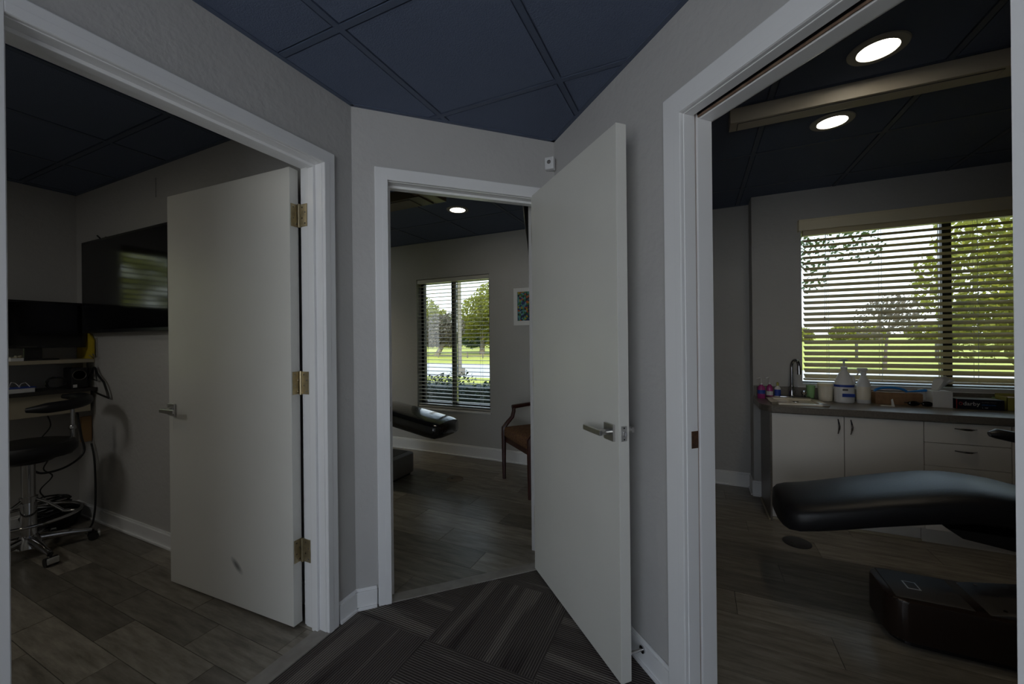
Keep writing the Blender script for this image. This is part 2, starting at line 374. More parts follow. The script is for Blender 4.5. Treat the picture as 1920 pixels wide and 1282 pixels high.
# ceilings: tiles and grid bars
def tiled_ceiling(name, poly, gx, gy, label):
    root = sempty(name, label)
    xs = [p[0] for p in poly]; ys = [p[1] for p in poly]; P = .61
    st = MB(); st.prism(poly, CH+.035, CH+.06); st.build('ceiling_backing', M['plenum'], root)
    i0 = math.floor((min(xs)-gx)/P); i1 = math.ceil((max(xs)-gx)/P); j0 = math.floor((min(ys)-gy)/P); j1 = math.ceil((max(ys)-gy)/P)
    bw = .012; shared = None
    for i in range(i0, i1):
        for j in range(j0, j1):
            x0, y0 = gx+i*P, gy+j*P; full = [(x0+bw, y0+bw), (x0+P-bw, y0+bw), (x0+P-bw, y0+P-bw), (x0+bw, y0+P-bw)]
            q = clip(full, poly); a = parea(q)
            if a < 4e-4: continue
            c = (x0+P/2, y0+P/2, CH)
            if a > .999*parea(full) and shared is not None:
                o = bpy.data.objects.new('tile', shared); COL.objects.link(o); o.parent = root; o.location = c; continue
            mb = MB(); g = .006
            # raised centre panel with a stepped rim like a tegular tile
            qi = clip([(x0+bw+g, y0+bw+g), (x0+P-bw-g, y0+bw+g), (x0+P-bw-g, y0+P-bw-g), (x0+bw+g, y0+P-bw-g)], poly)
            mb.prism([(x-c[0], y-c[1]) for x, y in q], .010, .03)
            if parea(qi) > 4e-4: mb.prism([(x-c[0], y-c[1]) for x, y in qi], .003, .012)
            o = mb.build('tile', M['navy']); o.parent = root; o.location = c
            if a > .999*parea(full): shared = o.data
    for i in range(i0, i1+1):
        x = gx+i*P; q = clip([(x-bw, min(ys)), (x+bw, min(ys)), (x+bw, max(ys)), (x-bw, max(ys))], poly)
        if parea(q) > 1e-3: MB().prism(q, CH+.001, CH+.03).build('grid_bar', M['navygrid'], root)
    for j in range(j0, j1+1):
        y = gy+j*P; q = clip([(min(xs), y-bw), (max(xs), y-bw), (max(xs), y+bw), (min(xs), y+bw)], poly)
        if parea(q) > 1e-3: MB().prism(q, CH+.0012, CH+.03).build('grid_bar', M['navygrid'], root)
    # perimeter angle
    mb = MB(); n = len(poly)
    cx_ = sum(xs)/n; cy_ = sum(ys)/n
    for k in range(n):
        a, b = poly[k], poly[(k+1) % n]; d = Vector((b[0]-a[0], b[1]-a[1])); L_ = d.length
        if L_ < .05: continue
        d /= L_; nn = Vector((-d.y, d.x))*.02
        mb.prism([a, b, (b[0]+nn.x, b[1]+nn.y), (a[0]+nn.x, a[1]+nn.y)], CH-.0008, CH+.03)
    mb.build('wall_angle', M['navygrid'], root)
    return root
tiled_ceiling('ceiling_hall', hall_poly, -1.130, 1.018, 'navy blue suspended tile ceiling over the hall')
tiled_ceiling('ceiling_left_room', left_poly, -2.30, 1.045, 'navy tile ceiling of the left room')
tiled_ceiling('ceiling_center_room', cen_poly, -2.09, 3.11, 'navy tile ceiling of the middle room')
tiled_ceiling('ceiling_right_room', rig_poly, .322, 2.80, 'navy tile ceiling of the right room')

# floors
def plank_floor(name, poly, y0, pw, pl, label):
    root = sempty(name, label); xs = [p[0] for p in poly]; ys = [p[1] for p in poly]
    MB().prism(poly, -.03, -.003).build('subfloor', M['gap'], root)
    j = math.floor((min(ys)-y0)/pw); shared = None; k = 0
    while y0+j*pw < max(ys):
        ya = y0+j*pw; off = (j*.37 % 1)*pl; i = math.floor((min(xs)+off-min(xs))/pl)-2
        x = min(xs)-off-.2
        while x < max(xs):
            g = .0012; full = [(x+g, ya+g), (x+pl-g, ya+g), (x+pl-g, ya+pw-g), (x+g, ya+pw-g)]
            q = clip(full, poly); a = parea(q)
            if a > 5e-4:
                c = (x+pl/2, ya+pw/2, random.uniform(-.0004, .0003))
                if a > .999*parea(full) and shared is not None:
                    o = bpy.data.objects.new('plank', shared); COL.objects.link(o); o.parent = root; o.location = c
                else:
                    o = MB().prism([(u-c[0], v-c[1]) for u, v in q], -.004, 0).build('plank', M['plank']); o.parent = root; o.location = c
                    if a > .999*parea(full): shared = o.data
                k += 1
            x += pl
        j += 1
    return root
lf = [(XB, -1.7), (XL-.02, -1.7), (XL-.02, .30), (XL-.02, 1.222), (XL-WT, YT), (XB, YT)]
plank_floor('floor_left_room', lf, .912, .1405, .61, 'grey brown plank floor of the left room')
cf = [(-5.2, YT+.12), (-1.62, YT+.12), onC(.10, .02), onC(1.02, .02), (onC(1.02, .02)[0], YW), (-5.2, YW)]
plank_floor('floor_center_room', cf, 1.70, .18, .92, 'grey wood plank floor of the middle room')
rf = [(DIVX, 2.4), onD(.05, .03), onD(DEND, .03), (3.3, onD(DEND, .03)[1]), (3.3, YF), (DIVX, YF)]
plank_floor('floor_right_room', rf, 1.70, .18, .92, 'dark plank floor of the right room')
# carpet tiles in the hall
root = sempty('floor_hall', 'striped carpet tiles laid quarter turned in the hall')
MB().prism([(x, y) for x, y in hall_poly], -.03, -.006).build('subfloor', M['gap'], root)
T = .486
for i in range(-2, 6):
    for j in range(-10, 3):
        x0, y0 = -1.040+i*T, 1.357+j*T; g = .0004
        q = clip([(x0+g, y0+g), (x0+T-g, y0+g), (x0+T-g, y0+T-g), (x0+g, y0+T-g)], hall_poly)
        if parea(q) < 1e-3: continue
        c = (x0+T/2, y0+T/2); rot = 0 if (i+j) % 2 == 0 else 1; a = -rot*PI/2
        loc = [((x-c[0])*math.cos(a)-(y-c[1])*math.sin(a), (x-c[0])*math.sin(a)+(y-c[1])*math.cos(a)) for x, y in q]
        o = MB().prism(loc, -.007, 0).build('carpet_tile', M['carpet']); o.parent = root; o.location = (c[0], c[1], .002); o.rotation_euler = (0, 0, -a)

struct('foundation', MB().box(-5.35, 3.45, -2.2, 3.85, GZ0, -.031), M['concrete'])
# thresholds
def strip(name, f, a, b, d0, d1, m, label=None):
    p = [f(a, d0), f(b, d0), f(b, d1), f(a, d1)]
    return struct(name, MB().prism(p, .0, .007, bevel=.0015), m, label=label)
strip('trim_1', fL, .32, 1.215, -.02, .055, M['strip'], 'grey reducer strip at the left doorway')
strip('trim_2', onC, CO[0]+.005, CO[1]-.005, -.015, .05, M['strip'], 'grey reducer strip at the middle doorway')
strip('trim_3', onD, DO[0]-.01, DO[1]+.01, -.01, .06, M['strip'], 'grey reducer strip at the right doorway')

# door frames: casing legs, head and jamb with stop
def frame(name, f, s0, s1, ztop, th, cw, label, pocket=False, stopside=.07):
    root = sempty(name, label)
    # s0,s1: clear opening. casing proud by .018 on the hall side
    def block(nm, a, b, d0, d1, za, zb, bev=.0025, m=M['trim']):
        p = [f(a, d0), f(b, d0), f(b, d1), f(a, d1)]
        o = MB().prism(p, za, zb, bevel=bev).build(nm, m, root); return o
    jt = .018; rv = .002
    def casing(side, d0, d1, nm='casing'):
        # stepped profile: flat back band plus a raised rounded inner bead
        if side == 0: a, b = s0-rv-cw-jt+jt, s0-rv
        else: a, b = s1+rv, s1+rv+cw
        mb = MB()
        mb.prism([f(a, d0), f(b, d0), f(b, d1), f(a, d1)], 0, ztop+rv+(cw if True else 0), bevel=.004)
        ia, ib = (b-.026, b-.001) if side == 0 else (a+.001, a+.026)
        e = -.0012 if d0 < 0 else .0012
        mb.prism([f(ia, d0+e), f(ib, d0+e), f(ib, d0), f(ia, d0)], 0, ztop+rv+.026, bevel=.0006)
        mb.build(nm, M['trim'], root)
    for sd in (0, 1): casing(sd, -.017, .001)
    a, b = s0-rv-cw, s1+rv+cw
    block('head_casing', a, b, -.0172, .001, ztop+rv, ztop+rv+cw, .004)
    block('head_bead', s0-rv, s1+rv, -.0184, -.017, ztop+rv+.001, ztop+rv+.026, .0006)
    # room side casing
    rr = .016 if pocket else rv
    block('casing', s0-rr-cw, s0-rr, th-.001, th+.016, 0, ztop+rv+cw, .004)
    block('casing', s1+rr, s1+rr+cw, th-.001, th+.016, 0, ztop+rv+cw, .004)
    block('head_casing', s0-rr-cw, s1+rr+cw, th-.001, th+.0162, ztop+rv, ztop+rv+cw, .004)
    if not pocket:
        for sa, sb in ((s0-jt, s0), (s1, s1+jt)): block('jamb', sa, sb, -.001, th+.001, 0, ztop+jt, .001)
        block('head_jamb', s0, s1, -.001, th+.001, ztop, ztop+jt, .001)
        st = stopside
        block('door_stop_strip', s0, s0+.012, st-.018, st+.018, 0, ztop-.012, .002)
        block('door_stop_strip', s1-.012, s1, st-.018, st+.018, 0, ztop-.012, .002)
        block('door_stop_strip', s0, s1, st-.018, st+.018, ztop-.012, ztop, .002)
    else:
        m_ = th/2
        for sa, sb, key in ((s0-jt, s0, 0), (s1, s1+jt, 1)):
            block('jamb', sa, sb, -.001, m_-.013, 0, ztop+jt, .002); block('jamb', sa, sb, m_-.004, th+.001, 0, ztop+jt, .002)
            block('pocket_slot', (sa-.01 if key == 0 else sa+.008), (sa+.010 if key == 0 else sb+.01), m_-.017, m_+.005, 0, ztop+jt, 0, M['rawwood'])
        block('head_jamb', s0, s1, -.001, m_-.022, ztop, ztop+jt, .002)
        block('head_jamb', s0, s1, m_+.006, th+.001, ztop-.004, ztop+jt, .002)
        block('pocket_track', s0, s1, m_-.002, m_+.002, ztop-.001, ztop+jt, 0, M['rawwood']); block('pocket_void', s0, s1, m_-.0035, m_-.002, ztop+.006, ztop+jt, 0, M['black'])
        block('pocket_slot', s0, s1, m_-.022, m_+.006, ztop+jt-.004, ztop+jt+.01, 0, M['black'])
    return root
frame('door_1', fL, .343, 1.207, 2.024, WT, .055, 'white door frame of the left doorway', stopside=.055)
frame('door_2', onC, CO[0]+.006, CO[1]-.006, 2.024, .11, .060, 'white door frame of the middle doorway', stopside=.062)
D0, D1 = .963, 1.676
rt_ = frame('door_3', onD, D0, D1, 2.000, WT, .080, 'white pocket door frame of the right doorway', pocket=True)
pm = MB(); pm.prism([onD(D0-.001, .018), onD(D0+.0018, .018), onD(D0+.0018, .046), onD(D0-.001, .046)], .888, .945); pm.build('strike_plate', M['rust'], rt_)
# strike on the middle frame, left jamb
f2 = [o for o in COL.objects if o.name == 'door_2'][0]
MB().prism([onC(.160, .012), onC(.1645, .012), onC(.1645, .034), onC(.160, .034)], .865, .935).build('strike_plate', M['greyplate'], f2)

# baseboards
def base(name, f, a, b, sgn=-1, h=.098, t=.013):
    mb = MB(); mb.prism([f(a, 0), f(b, 0), f(b, sgn*t), f(a, sgn*t)], 0, h-.014, bevel=.001)
    mb.prism([f(a, 0), f(b, 0), f(b, sgn*t*.55), f(a, sgn*t*.55)], h-.016, h, bevel=.003)
    mb.prism([f(a, 0), f(b, 0), f(b, sgn*t*1.7), f(a, sgn*t*1.7)], 0, .014, bevel=.003)
    return struct(name, mb, M['trim'])
base('baseboard_left', fL, 1.272, P1[1]+.004); base('baseboard_left_rear', fL, -2.05, .25)
base('baseboard_center', onC, -.004, .094); base('baseboard_right', onD, .01, .884); base('baseboard_right_near', onD, 1.765, DEND)
base('baseboard_tv', lambda s, d=0: (s, YT+d), XB, XL-WT-.002); base('baseboard_left_back', lambda s, d=0: (XB-d, s), -1.7, YT)
base('baseboard_center_window', lambda s, d=0: (s, YW+d), -5.2, DIVX-.1, h=.125, t=.015)
base('baseboard_center_side', lambda s, d=0: (-5.2-d, s), YT+.14, YW)
base('baseboard_recess', lambda s, d=0: (s, YF+d), DIVX, .405, h=.12); base('baseboard_right_window', lambda s, d=0: (s, YN+d), .393, .46, h=.12)
base('baseboard_notch', lambda s, d=0: (.405+d, s), YN, YF, h=.12)

# ------------------------------------------------------------------ windows
def window(name, x0, x1, z0, z1, yin, yf, mull, label, fr=.030, M_=None):
    root = sempty(name, label); mb = MB()
    d0, d1 = yf, yf+.05
    mb.box(x0, x0+fr, d0, d1, z0, z1); mb.box(x1-fr, x1, d0, d1, z0, z1); mb.box(x0, x1, d0, d1, z0, z0+fr); mb.box(x0, x1, d0, d1, z1-fr, z1)
    mb.build('window_frame', M['frameblk'], root)
    MB().box(mull-.024, mull+.024, d0-.01, d1-.003, z0+fr, z1-fr).build('mullion', M['frameblk'], root)
    MB().box(x0+fr, mull-.026, d0+.02, d0+.026, z0+fr, z1-fr).build('pane', M['glass'], root)
    MB().box(mull+.026, x1-fr, d0+.02, d0+.026, z0+fr, z1-fr).build('pane', M['glass'], root)
    MB().box(x0-.0, x1+.0, yin-.012, yf, z0-.012, z0+.004, bevel=.003).build('window_sill', M['trim'], root)
    return root
window('window_1', -2.925, -1.945, .485, 1.96, YW, YW+.085, -2.452, 'tall black framed sliding window of the middle room', fr=.062)
window('window_2', .698, 2.29, .872, 2.09, YN, YN+.085, 1.565, 'wide black framed window over the counter', fr=.035)
# left room window (behind the near jamb; the television mirrors it)
root = sempty('window_3', 'window in the back wall of the left room')
mb = MB(); y0, y1, z0, z1 = -.30, .95, .93, 2.05
for a in ((y0, y0+.03, z0, z1), (y1-.03, y1, z0, z1), (y0, y1, z0, z0+.03), (y0, y1, z1-.03, z1), (.30, .34, z0, z1)): mb.box(XB-.12, XB-.07, *a)
mb.build('window_frame', M['frameblk'], root); MB().box(XB-.10, XB-.095, y0+.03, y1-.03, z0+.03, z1-.03).build('pane', M['glass'], root)
root = sempty('window_5', 'side window of the middle room')
mb = MB(); y0, y1, z0, z1 = 1.9, 3.2, .5, 2.0
for a in ((y0, y0+.03, z0, z1), (y1-.03, y1, z0, z1), (y0, y1, z0, z0+.03), (y0, y1, z1-.03, z1), (2.53, 2.57, z0, z1)): mb.box(-5.30, -5.26, *a)
mb.build('window_frame', M['frameblk'], root); MB().box(-5.283, -5.277, y0+.03, y1-.03, z0+.03, z1-.03).build('pane', M['glass'], root)
root = sempty('added_hall_window', 'unseen glazed end added to the hall behind the camera')  # unseen glazing added behind the hall fill lamp
mb = MB(); x0, x1, z0, z1 = XL+.2, XR-.2, .35, 2.25
for a in ((x0, x0+.04), (x1-.04, x1), ((x0+x1)/2-.03, (x0+x1)/2+.03)): mb.box(a[0], a[1], -2.059, -2.053, z0, z1)
mb.box(x0, x1, -2.059, -2.053, z0, z0+.04); mb.box(x0, x1, -2.059, -2.053, z1-.04, z1)
mb.build('window_frame', M['frameblk'], root); MB().box(x0+.04, x1-.04, -2.0562, -2.0556, z0+.04, z1-.04).build('pane', M['glass'], root)

def blind(name, label, x0, x1, ztop, zbot, y, pitch_, depth, tilt, m, valance=None, cords=(.12, .5, .88), n=None, along='x', slat_t=.0028):
    root = thing(name, label, 'blind', ((x0+x1)/2 if along == 'x' else y, y if along == 'x' else (x0+x1)/2, zbot), 'slatted window blinds')
    sw = lambda mb: mb if along == 'x' else mb.xf(Matrix(((0, 1, 0, 0), (1, 0, 0, 0), (0, 0, 1, 0), (0, 0, 0, 1))))
    def slat_mesh():
        mb = MB(); xa, xb = x0+.006, x1-.006; c, s_ = math.cos(tilt), math.sin(tilt); K = 4
        prof = [(-depth/2+depth*k/K, .0018*(1-((k-K/2)/(K/2))**2)) for k in range(K+1)]
        b = bmesh.new(); rows = []
        for yy, zz in prof:
            Y_, Z_ = yy*c-zz*s_, yy*s_+zz*c
            rows.append([b.verts.new((xx, y+Y_, zbot+Z_+t_)) for xx, t_ in ((xa, 0), (xb, 0), (xb, slat_t), (xa, slat_t))])
        for r_, q in zip(rows, rows[1:]):
            for k in range(4): b.faces.new((r_[k], r_[(k+1) % 4], q[(k+1) % 4], q[k]))
        b.faces.new(rows[0]); b.faces.new(rows[-1][::-1]); bmesh.ops.recalc_face_normals(b, faces=b.faces); mb.merge(b); return sw(mb)
    z = zbot+.03; proto = None; zs = []
    while z < ztop-.045: zs.append(z); z += pitch_
    for z in zs:
        if proto is None:
            proto = slat_mesh().build('slat', m, root); base_ = proto; o = proto
        else:
            o = base_.copy(); COL.objects.link(o); o.parent = root
        o.location = (0, 0, z-zbot)
    hw = depth/2
    sw(MB().box(x0+.004, x1-.004, y-hw*.9, y+hw*.9, zbot, zbot+.014, bevel=.003)).build('bottom_rail', m, root)
    sw(MB().box(x0+.002, x1-.002, y-hw*1.0, y+hw*.9, ztop-.042, ztop, bevel=.002)).build('headrail', m, root)
    for q in cords:
        xx = x0+(x1-x0)*q; mb = MB()
        for dy in (-hw*.92, hw*.92): mb.cyl((xx, y+dy, zbot+.01), (xx, y+dy, ztop-.04), .0011, seg=6)
        sw(mb).build('ladder_cord', M['white'], root)
    if valance: valance(root)
    return root
blind('window_blind', 'white open slatted blind on the tall window of the middle room', -2.895, -1.963, 1.94, .503, YW+.032, .0415, .050, math.radians(1), M['blindw'])
def val(root):
    mb = MB(); mb.box(.705, 2.29, YN-.050, YN-.040, 2.045, 2.128, bevel=.002); mb.box(.705, .712, YN-.045, YN-.001, 2.045, 2.128)
    mb.box(.705, 2.29, YN-.054, YN-.046, 2.115, 2.128, bevel=.002); mb.build('valance', M['blind'], root)
    MB().tube([(.87, YN-.03, 2.04), (.865, YN-.032, 1.7), (.86, YN-.032, 1.40)], .0012, seg=6).build('pull_cord', M['white'], root)
    MB().lathe([(.002, 0), (.006, .004), (.008, .02), (.004, .034), (.002, .036)], (.86, YN-.032, 1.365), seg=12).build('cord_tassel', M['blind'], root)
blind('window_blind', 'cream blind with tilted slats and valance above the counter', .736, 2.252, 2.055, .925, YN+.012, .0425, .052, math.radians(29), M['slat'], val, cords=(.10, .30, .62, .9))
blind('window_blind', 'blind on the back window of the left room', -.29, .94, 2.04, .95, XB-.03, .0425, .050, math.radians(-14), M['slatbrown'], along='y')

# ------------------------------------------------------------------ doors
def lever(parent, M_, side=1, m=M['chrome']):
    """square rose + lever, in a frame: x along the leaf (toward the hinge +), y out of the face, z up"""
    e = MB(); e.box(-.030, .030, 0, .009, -.030, .030, bevel=.0015); e.cyl((0, .009, 0), (0, .05, 0), .011)
    e.xf(M_); rose = e.build('rose', m, parent)
    h = MB(); h.box(-.012, .105, .042, .054, -.010, .010, bevel=.002); h.xf(M_); h.build('lever_handle', m, parent)
# left door: swings into the left room, face towards the camera
LD = thing('hinged_door', 'white flush door standing open into the left room, brass hinges', 'door', (-1.60, 1.19, 0))
ang = math.atan2(1.128-1.165, -2.505+1.604); uL = Vector((math.cos(ang), math.sin(ang), 0)); nL = Vector((uL.y, -uL.x, 0))
if nL.y > 0: nL = -nL
ML = Matrix(((uL.x, nL.x, 0, -1.604), (uL.y, nL.y, 0, 1.165), (0, 0, 1, 0), (0, 0, 0, 1)))   # x along leaf, y toward the camera
def dark_patch_door():  # blends a soft tilted dark oval into the lower door colour
    m = M['door'].copy(); m.name = 'white_door_paint_dark_patch'; n = m.node_tree.nodes; l = m.node_tree.links; b = n['Principled BSDF']
    src = b.inputs['Base Color'].links[0].from_socket
    t = n.new('ShaderNodeTexCoord'); mp = n.new('ShaderNodeMapping'); mp.vector_type = 'TEXTURE'
    mp.inputs['Location'].default_value = (-1.978+1.60, -.05, .203); mp.inputs['Rotation'].default_value = (0, math.radians(38), 0); mp.inputs['Scale'].default_value = (.058, .5, .022)
    l.new(t.outputs['Object'], mp.inputs[0]); ln = n.new('ShaderNodeVectorMath'); ln.operation = 'LENGTH'; l.new(mp.outputs[0], ln.inputs[0])
    mr = n.new('ShaderNodeMapRange'); mr.inputs[1].default_value = .25; mr.inputs[2].default_value = 1; mr.inputs[3].default_value = .8; mr.inputs[4].default_value = 0
    l.new(ln.outputs['Value'], mr.inputs[0]); mx = n.new('ShaderNodeMix'); mx.data_type = 'RGBA'; l.new(mr.outputs[0], mx.inputs[0]); l.new(src, mx.inputs[6]); mx.inputs[7].default_value = (.06, .06, .06, 1)
    l.new(mx.outputs[2], b.inputs['Base Color']); return m
MB().box(0, .902, -.044, 0, .012, 2.022, bevel=.0015, M=ML).build('door_leaf', dark_patch_door(), LD)
Mh = ML @ Matrix.Translation((.871, 0, .912)) @ Matrix.Diagonal((-1, 1, 1, 1))
Mh = ML @ Matrix.Translation((.871, 0, .912))
e = MB(); e.box(-.030, .030, 0, .009, -.030, .030, bevel=.0015); e.cyl((0, .009, 0), (0, .05, 0), .011); e.xf(Mh); e.build('rose', M['chrome'], LD)
h = MB(); h.box(-.105, .012, .042, .054, -.010, .010, bevel=.002); h.xf(Mh); h.build('lever_handle', M['chrome'], LD)
Mb = ML @ Matrix.Translation((.871, -.044, .912)) @ Matrix.Diagonal((1, -1, 1, 1))
h = MB(); h.box(-.030, .030, 0, .009, -.030, .030); h.cyl((0, .009, 0), (0, .05, 0), .011); h.box(-.105, .012, .042, .054, -.010, .010); h.xf(Mb); h.build('lever_handle', M['chrome'], LD)
for zc in (1.815, 1.075, .335):
    hb = MB()
    hb.box(-1.6045, -1.6015, 1.170, 1.210, zc-.05, zc+.05, bevel=.001)               # leaf on the door edge
    hb.box(-1.592, -1.545, 1.2035, 1.2065, zc-.05, zc+.05, bevel=.001)               # leaf on the jamb
    hi = hb.build('hinge', M['brass'], LD)
    k = MB(); k.cyl((-1.5935, 1.203, zc-.052), (-1.5935, 1.203, zc+.052), .0062, seg=12)
    for zz in (-.018, .018): k.cyl((-1.5935, 1.203, zc+zz-.0012), (-1.5935, 1.203, zc+zz+.0012), .0068, seg=12)
    k.build('hinge_pin', M['brass'], hi, True)
    sc_ = MB()
    for dx, dz in ((.010, .036), (.028, .012), (.010, -.012), (.028, -.036)):
        sc_.cyl((-1.584+dx, 1.2025, zc+dz), (-1.584+dx, 1.2037, zc+dz), .0034, seg=10)
        sc_.cyl((-1.6016, 1.173+dx*.8, zc+dz), (-1.6008, 1.173+dx*.8, zc+dz), .0034, seg=10)
    sc_.build('screws', M['polished'], hi)

# middle door: opened 90 degrees into the hall
MD = thing('hinged_door', 'white flush door standing open into the hall, seen with its latch edge', 'door', (-.79, 2.02, 0))
uD = Vector((S2, -S2, 0)); nD = Vector((-S2, -S2, 0))
o0 = Vector((-.808, 2.008, 0)); 
MM = Matrix(((uD.x, nD.x, 0, o0.x), (uD.y, nD.y, 0, o0.y), (0, 0, 1, 0), (0, 0, 0, 1)))
MB().box(0, .782, -.044, 0, .012, 2.035, bevel=.0015, M=MM).build('door_leaf', M['door'], MD)
Mh = MM @ Matrix.Translation((.728, 0, .912))
e = MB(); e.box(-.031, .031, 0, .009, -.031, .031, bevel=.0015); e.cyl((0, .009, 0), (0, .05, 0), .011); e.xf(Mh); e.build('rose', M['chrome'], MD)
h = MB(); h.box(-.108, .013, .042, .054, -.010, .010, bevel=.002); h.xf(Mh); h.build('lever_handle', M['chrome'], MD)
Mb = MM @ Matrix.Translation((.728, -.044, .912)) @ Matrix.Diagonal((1, -1, 1, 1))
e = MB(); e.box(-.031, .031, 0, .009, -.031, .031, bevel=.0015); e.cyl((0, .009, 0), (0, .05, 0), .011); e.xf(Mb); bmesh.ops.recalc_face_normals(e.bm, faces=e.bm.faces); e.build('rose', M['chrome'], MD)
h = MB(); h.box(-.108, .013, .042, .054, -.010, .010, bevel=.002); h.xf(Mb); bmesh.ops.recalc_face_normals(h.bm, faces=h.bm.faces); h.build('lever_handle', M['chrome'], MD)
lp = MB(); lp.box(.7818, .7832, -.034, -.010, .885, .940, bevel=.0005, M=MM); lpo = lp.build('latch_plate', M['chrome'], MD)
lp = MB(); lp.box(.783, .792, -.028, -.016, .904, .921, bevel=.002, M=MM); lp.build('latch_bolt', M['polished'], lpo)
sc_ = MB()
for z in (.892, .933): sc_.cyl(MM @ Vector((.783, -.022, z)), MM @ Vector((.784, -.022, z)), .003, seg=8)
sc_.build('screws', M['black'], lpo)
for zc in (1.83, 1.05, .30):
    hb = MB(); hb.box(-.003, .0, -.044, .0, zc-.05, zc+.05, M=MM); hb.cyl(MM @ Vector((-.006, -.050, zc-.05)), MM @ Vector((-.006, -.050, zc+.05)), .006, seg=10); hb.build('hinge', M['brass'], MD)

# door bumper on the right baseboard
DS = thing('door_bumper', 'chrome door bumper screwed to the white baseboard', 'door stop', (*onD(.74, -.013), .066))
a = Vector((*onD(.74, -.013), .066)); b_ = Vector((*onD(.74, -.085), .066))
MB().cyl(a, a+(b_-a)*.08, .014).build('mounting_flange', M['polished'], DS, True)
MB().cyl(a+(b_-a)*.08, b_, .0055, seg=12).build('stem', M['chrome'], DS, True); MB().cyl(b_-(b_-a)*.14, b_, .010, seg=14).build('rubber_tip', M['black'], DS, True)

# motion sensor in the corner between middle wall and right wall
MS = thing('motion_sensor', 'small white motion sensor high in the corner by the open door', 'sensor', (-.716, 2.07, 2.19))
Ms = Matrix.Translation((-.722, 2.083, 2.222)) @ Matrix.Rotation(math.radians(0), 4, 'Z')
MB().box(-.026, .026, -.022, .018, -.034, .034, bevel=.006, M=Ms, seg=3).build('sensor_body', M['whiteplastic'], MS, True)
MB().lathe([(.001, 0), (.010, .0), (.011, .003), (.006, .007), (.001, .008)], seg=16).xf(Ms @ Matrix.Translation((0, -.022, .004)) @ Matrix.Rotation(PI/2, 4, 'X')).build('sensor_lens', M['boxtop'], MS, True)

# ------------------------------------------------------------------ ceiling lamps
def downlight(x, y, label, power):
    t = thing('recessed_downlight', label, 'ceiling light', (x, y, CH), 'recessed downlights')
    MB().lathe([(.062, -.0015), (.064, -.006), (.090, -.0045), (.093, -.001), (.093, .002), (.060, .002)], (x, y, CH), 40).build('trim_ring', M['ring'], t, True)
    MB().lathe([(.001, -.004), (.061, -.004), (.062, .0), (.001, .0)], (x, y, CH), 36).build('diffuser', M['lamp'], t)
    l = bpy.data.lights.new('downlight_lamp', 'SPOT'); l.energy = power; l.color = (1, .82, .58); l.spot_size = math.radians(125); l.spot_blend = .8; l.shadow_soft_size = .05
    o = bpy.data.objects.new('downlight_lamp', l); COL.objects.link(o); o.parent = t; o.location = (0, 0, -.02)
downlight(.643, 1.978, 'lit round downlight nearest the right doorway', 2.6)
downlight(.643, 2.542, 'lit round downlight beside the long beige fixture', 2.6)
downlight(-1.82, 2.857, 'lit round downlight in the middle room ceiling', .9)
downlight(-3.95, 2.88, 'round downlight far left in the middle room, out of sight', 17)
downlight(-2.66, .27, 'round downlight above the left doorway inside the left room', 2.0)
t = thing('added_fill_panel', 'flat square fill panel added to the left room ceiling, out of sight', 'ceiling light', (-3.1, -.95, CH))  # unseen panel body added around the left room fill lamp
mb = MB(); mb.box(-3.40, -2.80, -1.25, -1.23, CH-.012, CH); mb.box(-3.40, -2.80, -.67, -.65, CH-.012, CH); mb.box(-3.40, -3.38, -1.23, -.67, CH-.012, CH); mb.box(-2.82, -2.80, -1.23, -.67, CH-.012, CH)
mb.build('frame', M['ring'], t); MB().box(-3.38, -2.82, -1.23, -.67, CH-.006, CH-.001).build('diffuser', mat('fill_panel_glow', (1, 1, 1), .5, emit=(1, .98, .94, .8)), t)
def fixture(x0, x1, y0, y1, z0, label, fm=M['fixture']):
    t = thing('ceiling_fixture', label, 'ceiling fixture', ((x0+x1)/2, (y0+y1)/2, z0))
    mb = MB(); mb.prism([(y0, CH), (y0+.012, z0), (y1-.012, z0), (y1, CH)], x0, x1, M=Matrix(((0, 0, 1, 0), (1, 0, 0, 0), (0, 1, 0, 0), (0, 0, 0, 1))), bevel=.002)
    mb.build('housing', fm, t)
    MB().box(x0+.035, x1-.10, y0+.030, y1-.024, z0-.004, z0+.001, bevel=.001).build('access_panel', fm, t)
    mb = MB(); 
    for a in ((x0+.032, x0+.036), (x1-.101, x1-.097)): mb.box(a[0], a[1], y0+.027, y1-.021, z0-.0012, z0+.001)
    for a in ((y0+.027, y0+.031), (y1-.025, y1-.021)): mb.box(x0+.032, x1-.097, a[0], a[1], z0-.0012, z0+.001)
    mb.build('panel_groove', M['black'], t)
    return t
fixture(.160, 1.20, 2.187, 2.305, 2.293, 'long beige box fixture across the right room ceiling')
fx = fixture(-2.9, -1.80, 2.30, 2.50, 2.29, 'brown box fixture on the middle room ceiling near the doorway', mat('dark_brown_fixture', (.12, .09, .05), .4))
MB().box(-1.84, -1.70, 2.28, 2.52, 2.30, CH, bevel=.008).build('end_cap', mat('brown_end_cap', (.16, .11, .06), .35), fx)

# ------------------------------------------------------------------ left room
# shelves on the back wall
SH = thing('wall_shelf', 'pale shelf under the black monitor on the back wall', 'shelf', (XB+.14, .6, 1.12))
MB().box(XB+.002, -3.90, -.3, YT-.004, 1.125, 1.150, bevel=.002).build('shelf_board', M['cream'], SH)
for yy in (0.1, .7, 1.29): MB().box(XB+.002, -4.0, yy, yy+.018, 1.06, 1.125).build('bracket', M['cream'], SH)
DK = thing('wall_desk', 'built-in desk with dark top and deep cream apron below the shelf', 'desk', (XB+.2, .6, .78))
MB().box(XB+.002, -3.86, -.3, YT-.004, .925, .948, bevel=.002).build('desk_top', M['deskdark'], DK)
MB().box(XB+.002, -3.885, -.3, YT-.03, .785, .925, bevel=.002).build('apron', M['cream'], DK)
